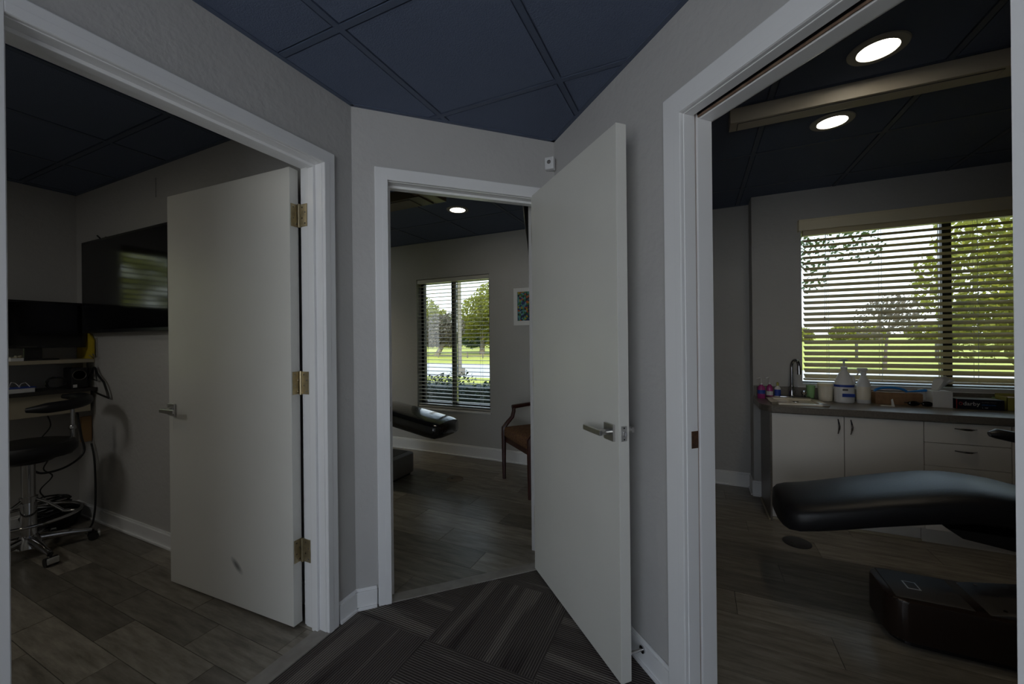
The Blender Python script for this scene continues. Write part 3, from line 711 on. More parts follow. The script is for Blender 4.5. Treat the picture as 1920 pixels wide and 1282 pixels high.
# monitor
MN = thing('computer_monitor', 'black wide computer monitor standing on the pale shelf', 'monitor', (-3.99, 1.0, 1.150))
MB().box(-3.99, -3.955, .58, 1.292, 1.232, 1.545, bevel=.004).build('monitor_body', M['black'], MN)
MB().box(-3.9545, -3.9535, .595, 1.27, 1.25, 1.53).build('screen', M['screen'], MN)
MB().box(-4.0, -3.975, 1.01, 1.09, 1.158, 1.26, bevel=.004).build('stand_neck', M['black'], MN)
MB().prism([(-4.06, 1.00), (-3.95, 1.0), (-3.935, 1.07), (-3.95, 1.16), (-4.06, 1.15)], 1.150, 1.160, bevel=.002).build('stand_foot', M['black'], MN)
MB().box(-3.9536, -3.9530, .97, 1.06, 1.2385, 1.2425).build('pale_marking', M['greyplate'], MN)
# TV
TV = thing('television', 'black flat television mounted on the grey wall of the left room', 'television', (-3.35, 1.28, 1.33))
MB().box(-3.925, -2.79, 1.263, 1.297, 1.33, 1.968, bevel=.004).build('television_body', M['black'], TV)
MB().box(-3.908, -2.807, 1.2618, 1.2632, 1.352, 1.952).build('screen', M['screen'], TV)
mb = MB(); mb.box(-3.5, -2.05, 1.297, YT-.002, 1.55, 1.75); mb.build('wall_mount', M['black'], TV)
MB().tube([(-3.70, 1.292, 1.966), (-3.72, 1.288, 1.985), (-3.75, 1.287, 2.003)], .005, 8).build('cable', M['black'], TV); MB().tube([(-3.66, 1.292, 1.966), (-3.63, 1.288, 1.980), (-3.60, 1.29, 1.972)], .004, 8).build('cable', M['black'], TV)
tag(MB().prism([(-4.14, 1.1505), (-3.885, 1.1505), (-3.885, 1.285), (-3.95, 1.345), (-4.14, 1.33)], 1.304, 1.313, M=Matrix(((1, 0, 0, 0), (0, 0, 1, 0), (0, 1, 0, 0), (0, 0, 0, 1)))).build('file_folder', M['yellow'], origin=(-4.0, 1.308, 1.1505)), 'yellow card folder standing on the shelf against the television wall', 'folder')
t = thing('card_holder', 'small white tray with paper slips on the shelf', 'tray', (-3.97, .79, 1.15))
MB().box(-3.952, -3.905, .935, .990, 1.1505, 1.170, bevel=.001).build('tray', M['white'], t)
mb = MB()
for i in range(7): mb.box(-3.948, -3.912+random.uniform(0, .004), .938+i*.0075, .940+i*.0075, 1.160, 1.176+random.uniform(0, .012))
mb.build('slips', M['cream'], t)
tag(MB().box(-3.92, -3.903, .85, .925, 1.1505, 1.157, bevel=.002).build('marker_pen', M['orange'], origin=(-3.94, .94, 1.1505)), 'orange pen lying at the shelf edge', 'pen')
# speaker / computer box on the desk
t = thing('computer_speaker', 'black box speaker standing on the desk below the shelf', 'speaker', (-3.96, 1.21, .948))
MB().box(-4.03, -3.90, 1.200, 1.282, .949, 1.090, bevel=.006).build('cabinet', M['black'], t)
MB().box(-3.8995, -3.8980, 1.208, 1.228, .955, .975).build('rating_sticker', M['white'], t)
mb = MB(); mb.lathe([(.001, 0), (.030, 0), (.034, .004), (.036, .0)], seg=20); mb.xf(Matrix.Translation((-3.900, 1.241, 1.040)) @ Matrix.Rotation(PI/2, 4, 'Y')); mb.build('driver_ring', M['greyplate'], t)
# coiled cable
pts = []
for i in range(80):
    a = i/80*2*PI*3; rr = .046+.005*math.sin(i*.9); pts.append((-3.93+.006*math.sin(i*.7), 1.137+rr*math.cos(a), .996+rr*.80*math.sin(a)))
tag(MB().tube(pts, .0042, 6).build('coiled_cable', M['black'], origin=(-3.93, 1.137, .949)), 'black cable coiled on the desk beside the speaker', 'cable')
# keyboard & blue box & wires
t = thing('tool_tray', 'long white tray with blue edge full of wires on the desk', 'tray', (-3.95, .85, .948))
MB().box(-3.99, -3.88, .62, 1.03, .949, .978, bevel=.002).build('tray', M['whiteplastic'], t)
MB().box(-3.992, -3.878, .618, 1.035, .978, .983, bevel=.001).build('rim', M['blue'], t)
mb = MB()
for i in range(7):
    y_ = .72+i*.042; mb.tube([(-3.93, y_, .982), (-3.925, y_+.012, 1.006+.006*(i % 3)), (-3.92, y_+.028, 1.012), (-3.915, y_+.045, .983)], .0025, 6)
mb.build('wires', M['whiteplastic'], t)
# hanger with hook
t = thing('coat_hanger', 'black coat hanger hanging from a wall hook under the television', 'hanger', (-3.80, YT-.02, .90))
hk = MB(); hk.tube([(-3.86, YT-.006, 1.30), (-3.855, YT-.008, 1.16)], .003, 8); hk.tube([(-3.90, YT-.03, 1.175), (-3.87, YT-.02, 1.155), (-3.84, YT-.02, 1.16), (-3.815, YT-.04, 1.185)], .0035, 8); hk.build('wall_hook', M['wire'], t, True)
MB().tube([(-3.845, YT-.020, 1.165), (-3.838, YT-.022, 1.145), (-3.846, YT-.022, 1.12), (-3.848, YT-.022, 1.095)], .0025, 8).build('hook_wire', M['wire'], t, True)
hx = -3.848; hz = 1.09
mb = MB(); mb.tube([(hx-.165, YT-.022, hz-.150), (hx-.13, YT-.022, hz-.085), (hx-.05, YT-.022, hz-.05), (hx-.018, YT-.022, hz-.008), (hx, YT-.022, hz), (hx+.018, YT-.022, hz-.008), (hx+.05, YT-.022, hz-.05), (hx+.14, YT-.022, hz-.100), (hx+.19, YT-.022, hz-.170), (hx+.205, YT-.022, hz-.205)], .007, 8)
mb.tube([(hx-.165, YT-.022, hz-.150), (hx+.205, YT-.022, hz-.205)], .006, 8); mb.tube([(hx-.032, YT-.022, hz-.083), (hx+.036, YT-.022, hz-.092)], .004, 8)
mb.tube([(hx-.012, YT-.022, hz-.012), (hx-.032, YT-.022, hz-.083)], .004, 8); mb.tube([(hx+.012, YT-.022, hz-.012), (hx+.036, YT-.022, hz-.092)], .004, 8)
mb.build('hanger_body', M['black'], t, True)
# nail line mark on the wall: thin plastic raceway
tag(MB().box(-3.06, -3.054, YT-.004, YT, 2.17, 2.29).build('cable_cover', M['wall'], origin=(-3.057, YT, 2.17)), 'thin vertical strip on the wall above the television', 'strip')

# stool
sxp, syp = -3.60, .925
ST = thing('assistant_stool', 'black padded stool with chrome column, foot ring and casters', 'stool', (sxp, syp, 0))
MB().lathe([(.001, .585), (.15, .585), (.185, .592), (.203, .615), (.204, .645), (.190, .668), (.14, .680), (.001, .684)], (sxp, syp, 0), 36).build('seat', M['blackvinyl'], ST, True)
MB().lathe([(.001, .555), (.10, .560), (.12, .575), (.12, .586), (.001, .586)], (sxp, syp, 0), 24).build('seat_plate', M['black'], ST, True)
MB().lathe([(.029, .34), (.029, .56)], (sxp, syp, 0), 24).build('gas_column', M['polished'], ST, True)
MB().lathe([(.033, .10), (.033, .33), (.030, .34)], (sxp, syp, 0), 24).build('column_sleeve', M['polished'], ST, True)
MB().lathe([(.062, .062), (.055, .10), (.030, .135), (.028, .14)], (sxp, syp, 0), 24).build('base_hub', M['polished'], ST, True)
for k in range(5):
    a = math.radians(3+72*k); d = Vector((math.cos(a), math.sin(a), 0)); c = Vector((sxp, syp, 0))
    lg = MB().tube([c+d*.04+Vector((0, 0, .10)), c+d*.14+Vector((0, 0, .088)), c+d*.255+Vector((0, 0, .064))], [.024, .020, .014], 10, flat=1).build('leg', M['polished'], ST, True)
    p = c+d*.262; q = Vector((-d.y, d.x, 0))
    mb = MB(); mb.cyl(p+q*.010+Vector((0, 0, .025)), p+q*.026+Vector((0, 0, .025)), .025); mb.cyl(p-q*.010+Vector((0, 0, .025)), p-q*.026+Vector((0, 0, .025)), .025); mb.cyl(p+Vector((0, 0, .03)), p+Vector((0, 0, .066)), .006)
    cs = mb.build('caster', M['black'], lg)
    MB().box(.020, .031, -.024, .024, .018, .052, bevel=.003, M=Matrix.Translation(p) @ Matrix.Rotation(a, 4, 'Z')).build('caster_hood', M['hood'], ST, True)
ringp = [(sxp+.215*math.cos(2*PI*i/40), syp+.215*math.sin(2*PI*i/40), .235) for i in range(40)]
MB().tube(ringp, .009, 10, closed=True).build('foot_ring', M['polished'], ST, True)
mb = MB()
for k in range(3):
    a = math.radians(50+120*k); d = Vector((math.cos(a), math.sin(a), 0)); c = Vector((sxp, syp, 0))
    mb.tube([c+d*.03+Vector((0, 0, .34)), c+d*.08+Vector((0, 0, .31)), c+d*.15+Vector((0, 0, .245)), c+d*.215+Vector((0, 0, .235))], .008, 10)
mb.cyl((sxp, syp, .325), (sxp, syp, .355), .038); mb.build('ring_strut', M['polished'], ST, True)
# curved body support on its own post
MB().tube(cr([(sxp+.02, syp+.04, .575), (sxp+.02, syp+.15, .575), (sxp+.02, syp+.178, .60), (sxp+.02, syp+.18, .72), (sxp+.02, syp+.18, .87)]), .010, 12).build('support_post', M['polished'], ST, True)
MB().lathe([(.013, 0), (.017, .004), (.017, .02), (.013, .026)], (sxp+.02, syp+.18, .72), 16).build('post_collar', M['polished'], ST, True)
ap = cr([(-3.43, .875, .885), (-3.405, .93, .888), (-3.40, 1.00, .892), (-3.42, 1.07, .896), (-3.47, 1.125, .902), (-3.56, 1.155, .908), (-3.66, 1.15, .914), (-3.73, 1.11, .918)], 4)
MB().tube(ap, [.016+.020*min(1, 4*min(i, len(ap)-1-i)/len(ap)*1.4) for i in range(len(ap))], 14, flat=.85).build('arm_rest', M['blackvinyl'], ST, True)
# cables and power adapter under the desk
tag(MB().tube(cr([(-3.95, 1.10, .79), (-3.97, 1.12, .70), (-3.98, 1.07, .60), (-3.99, 1.12, .50), (-3.98, 1.09, .42), (-3.98, 1.13, .36), (-4.0, 1.08, .28), (-4.0, 1.10, .22)]), .004, 6).build('hanging_cable', M['black'], origin=(-3.95, 1.1, .79)), 'thin black cable dangling below the desk', 'cable')
tag(MB().tube(cr([(-3.93, 1.235, .78), (-3.90, 1.245, .62), (-3.88, 1.25, .50), (-3.86, 1.16, .43), (-3.86, 1.05, .42), (-3.88, 1.0, .47)]), .007, 8).build('hanging_cable', M['black'], origin=(-3.93, 1.27, .78)), 'thick black cable looping from the wall corner under the desk', 'cable')
tag(MB().tube(cr([(-3.90, 1.297, .55), (-3.86, 1.297, .45), (-3.84, 1.295, .30), (-3.80, 1.28, .14), (-3.78, 1.26, .03), (-3.72, 1.22, .012)]), .006, 8).build('hanging_cable', M['black'], origin=(-3.9, 1.285, .6)), 'black cable running down to the floor along the grey wall', 'cable')
t = thing('junction_box', 'tan cardboard piece at the wall corner under the desk', 'box', (-3.93, 1.29, .50))
MB().box(-3.97, -3.945, 1.262, 1.315, .56, .74, bevel=.002).build('box_body', M['copper'], t)
t = thing('storage_basket', 'black cable heap in a black bin on the floor below the desk', 'bin', (-3.90, 1.13, 0))
MB().lathe([(.09, 0), (.12, .004), (.145, .10), (.148, .105), (.140, .105), (.115, .01), (.001, .008)], (-4.025, 1.14, 0), 28).build('bin_shell', M['black'], t, True)
mb = MB()
for i in range(9):
    a0 = random.uniform(0, 6); mb.tube([(-4.025+.09*math.cos(a0+j*.5)*random.uniform(.6, 1), 1.14+.10*math.sin(a0+j*.5)*random.uniform(.6, 1), .10+.012*i+.01*math.sin(j)) for j in range(13)], .006, 6)
mb.build('cable_heap', M['black'], t, True)

# ------------------------------------------------------------------ middle room: dental chair, side chair, picture, lamp arm
def pad_mesh(prof, y0, y1, th, n=9, rnd=.05):
    """upholstered pad: prof = [(x, ztop, halfscale)] lofted along x, rounded cross-section"""
    b = bmesh.new(); rings = []; cy_ = (y0+y1)/2; W = (y1-y0)/2
    for x, zt, ws in prof:
        w_ = W*ws; t_ = th*max(.35, ws); ring = []
        K = 28
        for k in range(K):
            a = 2*PI*k/K; ca, sa = math.cos(a), math.sin(a); ex = .42
            yy = w_*math.copysign(abs(ca)**ex, ca); zz = (t_/2)*math.copysign(abs(sa)**(.5), sa)
            crown = .018*(1-(yy/W)**2) if sa > 0 else 0
            ring.append(b.verts.new((x, cy_+yy, zt-t_/2+zz+crown)))
        rings.append(ring)
    for a, q in zip(rings, rings[1:]):
        for k in range(len(a)): b.faces.new((a[k], a[(k+1) % len(a)], q[(k+1) % len(a)], q[k]))
    b.faces.new(rings[0][::-1]); b.faces.new(rings[-1]); bmesh.ops.recalc_face_normals(b, faces=b.faces)
    mb = MB(); mb.merge(b); return mb
def dental_chair(label, prof, y0, y1, th, basebox, sgn, padm, shellm, extra=True):
    bx0, bx1, by0, by1, bh = basebox
    t = thing('dental_chair', label, 'dental chair', ((bx0+bx1)/2, (by0+by1)/2, 0))
    pad_mesh(prof, y0, y1, th).build('leg_rest', padm, t, True)
    r = .07; pts = []
    for cx_, cy_, a0 in ((bx1-r, by1-r, 0), (bx0+r, by1-r, 90), (bx0+r, by0+r, 180), (bx1-r, by0+r, 270)):
        for k in range(7): a = math.radians(a0+15*k); pts.append((cx_+r*math.cos(a), cy_+r*math.sin(a)))
    MB().prism(pts, .02, bh, bevel=.012).build('base_shell', shellm, t, True)
    ins = [(x+(.02 if x < (bx0+bx1)/2 else -.02), y+(.02 if y < (by0+by1)/2 else -.02)) for x, y in pts]
    MB().prism(ins, 0, .03).build('base_plinth', M['black'], t)
    return t
# right room chair, foot end pointing left
prof = [(.362, .405, .45), (.372, .435, .75), (.392, .450, .92), (.43, .462, 1), (.50, .476, 1), (.60, .502, 1), (.72, .536, 1), (.82, .562, 1), (.90, .582, 1), (.97, .597, 1), (1.04, .605, 1), (1.11, .604, 1), (1.20, .594, 1), (1.30, .572, 1), (1.45, .54, 1), (1.6, .525, 1), (1.8, .525, 1), (1.84, .52, .6)]
RC = dental_chair('dark dental chair with long black leg rest in the right room', prof, 2.215, 2.63, .125, (.705, 1.75, 2.112, 2.385, .187), 1, M['blackvinyl'], M['brownbase'])
MB().box(.735, .97, 2.14, 2.36, .1865, .190, bevel=.002).build('top_plate', M['greyplate'], RC)
MB().box(.80, .845, 2.22, 2.28, .190, .1906).build('rating_label', M['whiteplastic'], RC)
MB().box(.805, .84, 2.225, 2.275, .1906, .1909).build('label_print', M['greyplate'], RC)
mb = MB(); mb.prism([(1.05, .187), (1.25, .19), (1.45, .36), (1.7, .36), (1.7, .18)], 2.15, 2.36, M=Matrix(((1, 0, 0, 0), (0, 0, 1, 0), (0, 1, 0, 0), (0, 0, 0, 1)))); mb.build('lift_arm', M['black'], RC)
MB().prism([(.985, .180), (1.40, .180), (1.40, .262), (1.04, .196)], 2.135, 2.365, M=Matrix(((1, 0, 0, 0), (0, 0, 1, 0), (0, 1, 0, 0), (0, 0, 0, 1))), bevel=.003).build('cover_plate', M['greyplate'], RC)
sc_ = MB()
for x, y, z in ((1.06, 2.16, .199), (1.06, 2.34, .199), (1.24, 2.16, .232), (1.24, 2.34, .232)): sc_.cyl((x, y, z-.002), (x, y, z+.003), .006, seg=10)
sc_.build('screws', M['polished'], RC)
mb = MB(); mb.prism([(.93, .46), (.98, .425), (1.12, .405), (1.8, .34), (1.8, .45)], 2.24, 2.60, M=Matrix(((1, 0, 0, 0), (0, 0, 1, 0), (0, 1, 0, 0), (0, 0, 0, 1)))); mb.build('seat_pan', M['black'], RC)
MB().tube([(1.035, 2.19, .868), (1.055, 2.19, .872), (1.12, 2.19, .860), (1.30, 2.19, .825), (1.5, 2.19, .80)], [.012, .024, .027, .027, .022], 12, flat=.8).build('arm_rest', M['blackvinyl'], RC, True)
MB().tube([(1.42, 2.19, .81), (1.50, 2.20, .66), (1.52, 2.24, .45)], .018, 10).build('arm_rest_post', M['black'], RC, True)
pad_mesh([(1.78, .52, .7), (1.86, .58, 1), (2.1, .80, 1), (2.3, 1.0, .95), (2.42, 1.11, .8), (2.46, 1.14, .4)], 2.215, 2.63, .12).build('backrest', M['blackvinyl'], RC, True)
# middle room chair, foot end pointing right
prof2 = [(-1.925, .515, .40), (-1.94, .545, .80), (-1.97, .558, .95), (-2.05, .575, 1), (-2.2, .600, 1), (-2.4, .633, 1), (-2.6, .665, 1), (-2.8, .66, 1), (-3.1, .60, 1), (-3.35, .60, .8)]
CC = dental_chair('dental chair with plastic wrapped black foot rest in the middle room', prof2, 2.66, 3.06, .135, (-3.4, -2.425, 2.67, 3.04, .20), -1, M['wrapvinyl'], M['greyshell'])
MB().box(-2.95, -2.5, 2.72, 3.0, .199, .204).build('top_plate', M['greyplate'], CC)
MB().box(-3.3, -2.75, 2.74, 2.98, .20, .56, bevel=.02).build('lift_column', M['black'], CC)

# wooden armchair (partly behind the open door)
AC = thing('armchair', 'mahogany armchair with patterned upholstered seat under the picture', 'chair', (-1.40, 3.25, 0))
ux = Vector((.752, -.659, 0)); vx = Vector((.659, .752, 0)); O_ = Vector((-1.585, 3.22, 0))
def A(u, v, z): return O_+ux*u+vx*v+Vector((0, 0, z))
MA = Matrix(((ux.x, vx.x, 0, O_.x), (ux.y, vx.y, 0, O_.y), (0, 0, 1, 0), (0, 0, 0, 1)))
pm = mat('patterned_upholstery', (.10, .035, .022), .85, noise_col=(75, (.20, .11, .045)))
WD = .52; DP = .40
for u in (0, WD):
    s_ = 1 if u == 0 else -1
    MB().tube([A(u, 0, 0), A(u, 0, .22), A(u, 0, .40), A(u, .0, .46), A(u, .035, .50), A(u, .085, .55), A(u, .10, .60), A(u, .10, .635)], [.016, .020, .022, .022, .020, .019, .018, .018], 8).build('leg', M['redwood'], AC, True)
    MB().tube([A(u, .085, .64), A(u, .22, .65), A(u, DP, .66)], [.020, .018, .016], 8).build('arm', M['redwood'], AC, True)
    MB().tube([A(u, DP, 0), A(u, DP-.01, .40), A(u, DP, .66), A(u, DP+.03, .88)], [.017, .020, .019, .016], 8).build('leg', M['redwood'], AC, True)
MB().box(.012, WD-.012, -.01, DP, .375, .475, bevel=.03, M=MA, seg=3).build('seat', pm, AC, True)
MB().box(.015, WD-.015, .005, DP-.01, .335, .378, M=MA).build('seat_rail', M['redwood'], AC)
MB().box(.03, WD-.03, DP+.0, DP+.04, .56, .86, bevel=.015, M=MA).build('backrest', pm, AC, True)
# picture
PF = thing('picture_frame', 'white framed blue and green abstract print on the middle room wall', 'picture', (-1.45, YW, 1.40))
mb = MB(); x0, x1, z0, z1 = -1.668, -1.22, 1.395, 1.768; fy = YW-.022
mb.box(x0, x0+.040, fy, YW-.001, z0+.045, z1-.038); mb.box(x1-.040, x1, fy, YW-.001, z0+.045, z1-.038); mb.box(x0, x1, fy, YW-.001, z0, z0+.045); mb.box(x0, x1, fy, YW-.001, z1-.038, z1)
mb.build('frame', M['trim'], PF)
def art():
    m = bpy.data.materials.new('abstract_print'); m.use_nodes = True; n = m.node_tree.nodes; l = m.node_tree.links; b = n['Principled BSDF']
    t = n.new('ShaderNodeTexCoord'); v = n.new('ShaderNodeTexVoronoi'); v.inputs['Scale'].default_value = 55; l.new(t.outputs['Object'], v.inputs['Vector'])
    s = n.new('ShaderNodeSeparateColor'); l.new(v.outputs['Color'], s.inputs[0]); r = n.new('ShaderNodeValToRGB'); e = r.color_ramp.elements; r.color_ramp.interpolation = 'CONSTANT'
    e[0].color = (.02, .05, .16, 1); e[1].position = .25; e[1].color = (.10, .30, .30, 1)
    for p, c in ((.45, (.05, .20, .05, 1)), (.62, (.02, .03, .05, 1)), (.75, (.45, .35, .03, 1)), (.85, (.20, .35, .45, 1)), (.94, (.50, .12, .02, 1))): q = e.new(p); q.color = c
    l.new(s.outputs[0], r.inputs[0]); l.new(r.outputs[0], b.inputs['Base Color']); return m
MB().box(x0+.04, x1-.04, YW-.012, YW-.008, z0+.045, z1-.038).build('print', art(), PF)
# ceiling-hung arm beside the open door
t = thing('lamp_arm', 'slim black arm hanging from the ceiling beside the open door', 'lamp arm', (-1.12, 2.75, CH))
MB().lathe([(.04, -.03), (.045, 0)], (-1.13, 2.70, CH), 16).build('ceiling_mount', M['black'], t)
MB().tube([(-1.13, 2.70, CH-.02), (-1.118, 2.70, 2.15), (-1.10, 2.70, 1.95), (-1.085, 2.70, 1.75)], [.028, .026, .018, .012], 10).build('arm_tube', M['black'], t, True)
HX = -2.41
tag(MB().tube([(HX+.015, YW-.008, .385), (HX-.005, YW-.012, .36), (HX-.02, YW-.012, .335), (HX-.012, YW-.012, .31), (HX-.006, YW-.01, .28)], .006, 6).build('wall_hook', M['black'], origin=(HX, YW, .33)), 'small dark hook on the wall below the tall window', 'hook')
def disc(x, y, m, label):
    t = thing('floor_outlet_cover', label, 'floor cover', (x, y, 0)); MB().lathe([(.075, .0), (.075, .004), (.070, .007), (.001, .007)], (x, y, 0), 32).build('cover_plate', m, t, True)
    MB().lathe([(.012, .007), (.012, .0085), (.001, .0085)], (x-.025, y-.01, 0), 12).build('screw_cap', M['black'], t)
disc(-1.987, 3.03, M['stucco'], 'round beige floor cover in the middle room'); disc(.545, 2.92, M['black'], 'round black floor cover by the leg rest')

# ------------------------------------------------------------------ right room: cabinets and counter
CY = 3.218; CZ0, CZ1 = .742, .787
# counter slab with clipped rounded corner and drop-in sink opening kept simple (sink sits on top)
cp = [(.462, CY-.03), (3.29, CY-.03), (3.29, YN-.002), (.402, YN-.002), (.402, 3.30), (.410, 3.27), (.428, 3.235), (.445, 3.205)]
CT = MB().prism(cp, CZ0, CZ1, bevel=.003).build('countertop', M['counter'], origin=(1.6, 3.4, CZ0)); tag(CT, 'grey speckled laminate countertop running below the wide window', 'countertop')
BS = tag(MB().box(.408, 3.29, YN-.018, YN-.001, CZ1, CZ1+.085, bevel=.002).build('backsplash', M['counter'], origin=(1.6, YN, CZ1)), 'low grey laminate backsplash along the window wall', 'backsplash')
def pull(x, z, vert, parent, y=CY-.018):
    pts = []
    for i in range(9):
        a = i/8; off = .046*(a-.5)*2; out = .026*math.sin(PI*a); pts.append((x+(0 if vert else off), y-.001-out, z+(off if vert else 0)+(.003*math.sin(2*PI*a) if vert else 0)))
    return MB().tube(pts, [.0035, .004, .0052, .006, .006, .006, .0052, .004, .0035], 8).build('handle', M['polished'], parent, True)
def cabinet(label, x0, x1, fronts, group='base cabinets under the counter'):
    t = thing('base_cabinet', label, 'cabinet', ((x0+x1)/2, 3.4, 0), group)
    MB().box(x0, x1, CY, YN-.02, .095, CZ0-.001).build('carcass', M['gap'], t)
    MB().box(x0, x1, CY+.03, YN-.02, 0, .095).build('toe_kick', M['cab'], t)
    for kind, a, b, za, zb, hx_, hz_ in fronts:
        o = MB().box(a+.0012, b-.0012, CY-.018, CY, za+.0015, zb-.0015, bevel=.001).build(kind, M['cab'], t); pull(hx_, hz_, kind == 'cabinet_door', o)
    return t
c1 = cabinet('white two-door sink cabinet below the faucet', .462, 1.234, [('cabinet_door', .462, .854, .095, CZ0-.003, .823, .675), ('cabinet_door', .856, 1.234, .095, CZ0-.003, .888, .675)])
MB().box(.452, .4625, CY-.016, YN-.02, 0, CZ0-.001, bevel=.001).build('end_panel', M['counter'], c1, ); 
fr = []; zz = [CZ0-.003, .616, .478, .340, .095]
for k in range(4): fr.append(('drawer', 1.236, 1.602, zz[k+1], zz[k], 1.415, (zz[k]+zz[k+1])/2+.03))
cabinet('white four-drawer cabinet right of the sink doors', 1.236, 1.602, fr)
cabinet('white cabinet at the right end, mostly behind the door frame', 1.604, 2.6, [('cabinet_door', 1.604, 2.1, .095, CZ0-.003, 2.06, .675), ('cabinet_door', 2.102, 2.6, .095, CZ0-.003, 2.14, .675)])
# base shoe along the cabinets
MB().box(.448, 1.234, CY+.012, CY+.03, 0, .016, bevel=.003).build('shoe_moulding', M['cream'], c1)
MB().box(.440, .4515, CY-.016, YN-.05, 0, .016, bevel=.003).build('shoe_moulding', M['cream'], c1)
# sink
SK = thing('sink', 'cream drop-in sink at the left end of the counter', 'sink', (.68, 3.43, CZ1))
mb = MB(); sx0, sx1, sy0, sy1 = .47, .795, 3.245, 3.600
mb.box(sx0, sx1, sy0, sy0+.05, CZ1, CZ1+.014, bevel=.005); mb.box(sx0, sx1, sy1-.08, sy1, CZ1, CZ1+.014, bevel=.005); mb.box(sx0, sx0+.045, sy0, sy1, CZ1, CZ1+.014, bevel=.005); mb.box(sx1-.045, sx1, sy0, sy1, CZ1, CZ1+.014, bevel=.005)
mb.build('rim', M['sink'], SK, True); MB().box(sx0+.04, sx1-.04, sy0+.045, sy1-.075, CZ1+.0005, CZ1+.003).build('basin', M['sink'], SK)
MB().lathe([(.020, .003), (.020, .0055), (.001, .0055)], (.64, 3.42, CZ1), 16).build('drain', M['polished'], SK)
# faucet
FT = thing('faucet', 'tall chrome gooseneck faucet behind the sink', 'faucet', (.645, 3.575, CZ1+.014))
zb = CZ1+.014; fx_, fy_ = .645, 3.572
MB().lathe([(.026, 0), (.024, .008), (.018, .012), (.017, .08), (.014, .085)], (fx_, fy_, zb), 20).build('faucet_body', M['polished'], FT, True)
pts = [(fx_, fy_, zb+.05), (fx_, fy_, zb+.225)]
for i in range(1, 12): a = PI*i/12; pts.append((fx_+.019*(1-math.cos(a)), fy_-.022*(1-math.cos(a)), zb+.225+.055*math.sin(a)))
pts += [(fx_+.038, fy_-.044, zb+.21), (fx_+.038, fy_-.044, zb+.175)]
MB().tube(pts, [.011]*(len(pts)-2)+[.014, .014], 12).build('spout', M['polished'], FT, True)
for dx in (.075,): MB().lathe([(.022, 0), (.018, .01), (.014, .025), (.020, .035), (.018, .05), (.004, .055)], (fx_+dx, fy_, zb), 16).build('tap_handle', M['polished'], FT, True)
MB().box(fx_-.08, fx_+.11, fy_-.022, fy_+.022, zb-.001, zb+.012, bevel=.005).build('deck_plate', M['polished'], FT, True)
# bottles etc.
def bottle(name, label, cat, x, y, r, hb, m, capm, pump=True, z=CZ1, group=None, band=None, sx_=1, hn=.012, hp=.035):
    t = thing(name, label, cat, (x, y, z), group)
    MB().lathe([(r*.9, 0), (r, .004), (r, hb*.72), (r*.85, hb*.86), (r*.36, hb*.96), (r*.34, hb)], (x, y, z), 24, sx_, .8).build('bottle_body', m, t, True)
    if band: MB().lathe([(r*1.01, hb*band[0]), (r*1.01, hb*band[1])], (x, y, z), 24, sx_, .8).build('bottle_label', band[2], t, True)
    MB().lathe([(r*.40, hb), (r*.40, hb+hn), (r*.15, hb+hn+.004)], (x, y, z), 16).build('cap', capm, t, True)
    if pump:
        MB().tube([(x, y, z+hb+hn), (x, y, z+hb+hn+hp), (x-.008, y-.004, z+hb+hn+hp+.006), (x-.032, y-.015, z+hb+hn+hp-.002)], [.004, .004, .006, .004], 8).build('pump_head', capm, t, True)
    return t
bottle('soap_bottle', 'pink soap pump bottle at the far left of the counter', 'soap bottle', .447, 3.545, .026, .105, M['magenta'], M['whiteplastic'], band=(.35, .62, M['blue']))
bottle('soap_bottle', 'pink soap pump bottle beside the lotion bottle', 'soap bottle', .508, 3.595, .021, .105, M['magenta'], M['whiteplastic'], band=(.2, .5, M['white']))
bottle('lotion_bottle', 'small white bottle with blue label and yellow cap near the faucet', 'bottle', .560, 3.60, .021, .095, M['whiteplastic'], M['olive'], pump=False, band=(.2, .7, M['blue']), hn=.022)
t = thing('plastic_cup', 'light green plastic cup beside the faucet', 'cup', (0.766, 3.600, CZ1+.001)); MB().lathe([(.021, 0), (.028, .10), (.029, .107), (.026, .107), (.019, .004)], (0.766, 3.600, CZ1+.001), 24).build('cup_wall', M['greenp'], t, True)
t = thing('wipe_tub', 'beige round tub with translucent lid on the counter', 'tub', (.848, 3.575, CZ1)); MB().lathe([(.038, 0), (.041, .003), (.046, .110), (.046, .113)], (.848, 3.575, CZ1), 28).build('tub_wall', M['sink'], t, True)
MB().lathe([(.048, .110), (.049, .124), (.045, .128), (.001, .128)], (.848, 3.575, CZ1), 28).build('lid', M['blind'], t, True)
# big pump jug with handle
jx, jy = .942, 3.520
t = thing('cleaner_jug', 'large white pump jug with blue band and label', 'jug', (jx, jy, CZ1))
MB().lathe([(.050, 0), (.056, .005), (.057, .125), (.052, .15), (.030, .205), (.016, .225), (.015, .235)], (jx, jy, CZ1), 30, 1, .75).build('jug_body', M['whiteplastic'], t, True)
MB().lathe([(.0575, .112), (.0575, .128)], (jx, jy, CZ1), 30, 1, .75).build('blue_band', M['blue'], t, True)
MB().tube([(jx+.030, jy, CZ1+.19), (jx+.052, jy, CZ1+.185), (jx+.058, jy, CZ1+.15), (jx+.052, jy, CZ1+.128)], .008, 8).build('jug_handle', M['whiteplastic'], t, True)
MB().box(jx-.022, jx+.048, jy-.0445, jy-.041, CZ1+.045, CZ1+.068).build('label_print', M['blue'], t)
MB().box(jx-.020, jx+.010, jy-.0445, jy-.042, CZ1+.088, CZ1+.100).build('label_print', M['greyplate'], t)
MB().lathe([(.019, .232), (.019, .25), (.006, .254), (.006, .292)], (jx, jy, CZ1), 16).build('pump_collar', M['whiteplastic'], t, True)
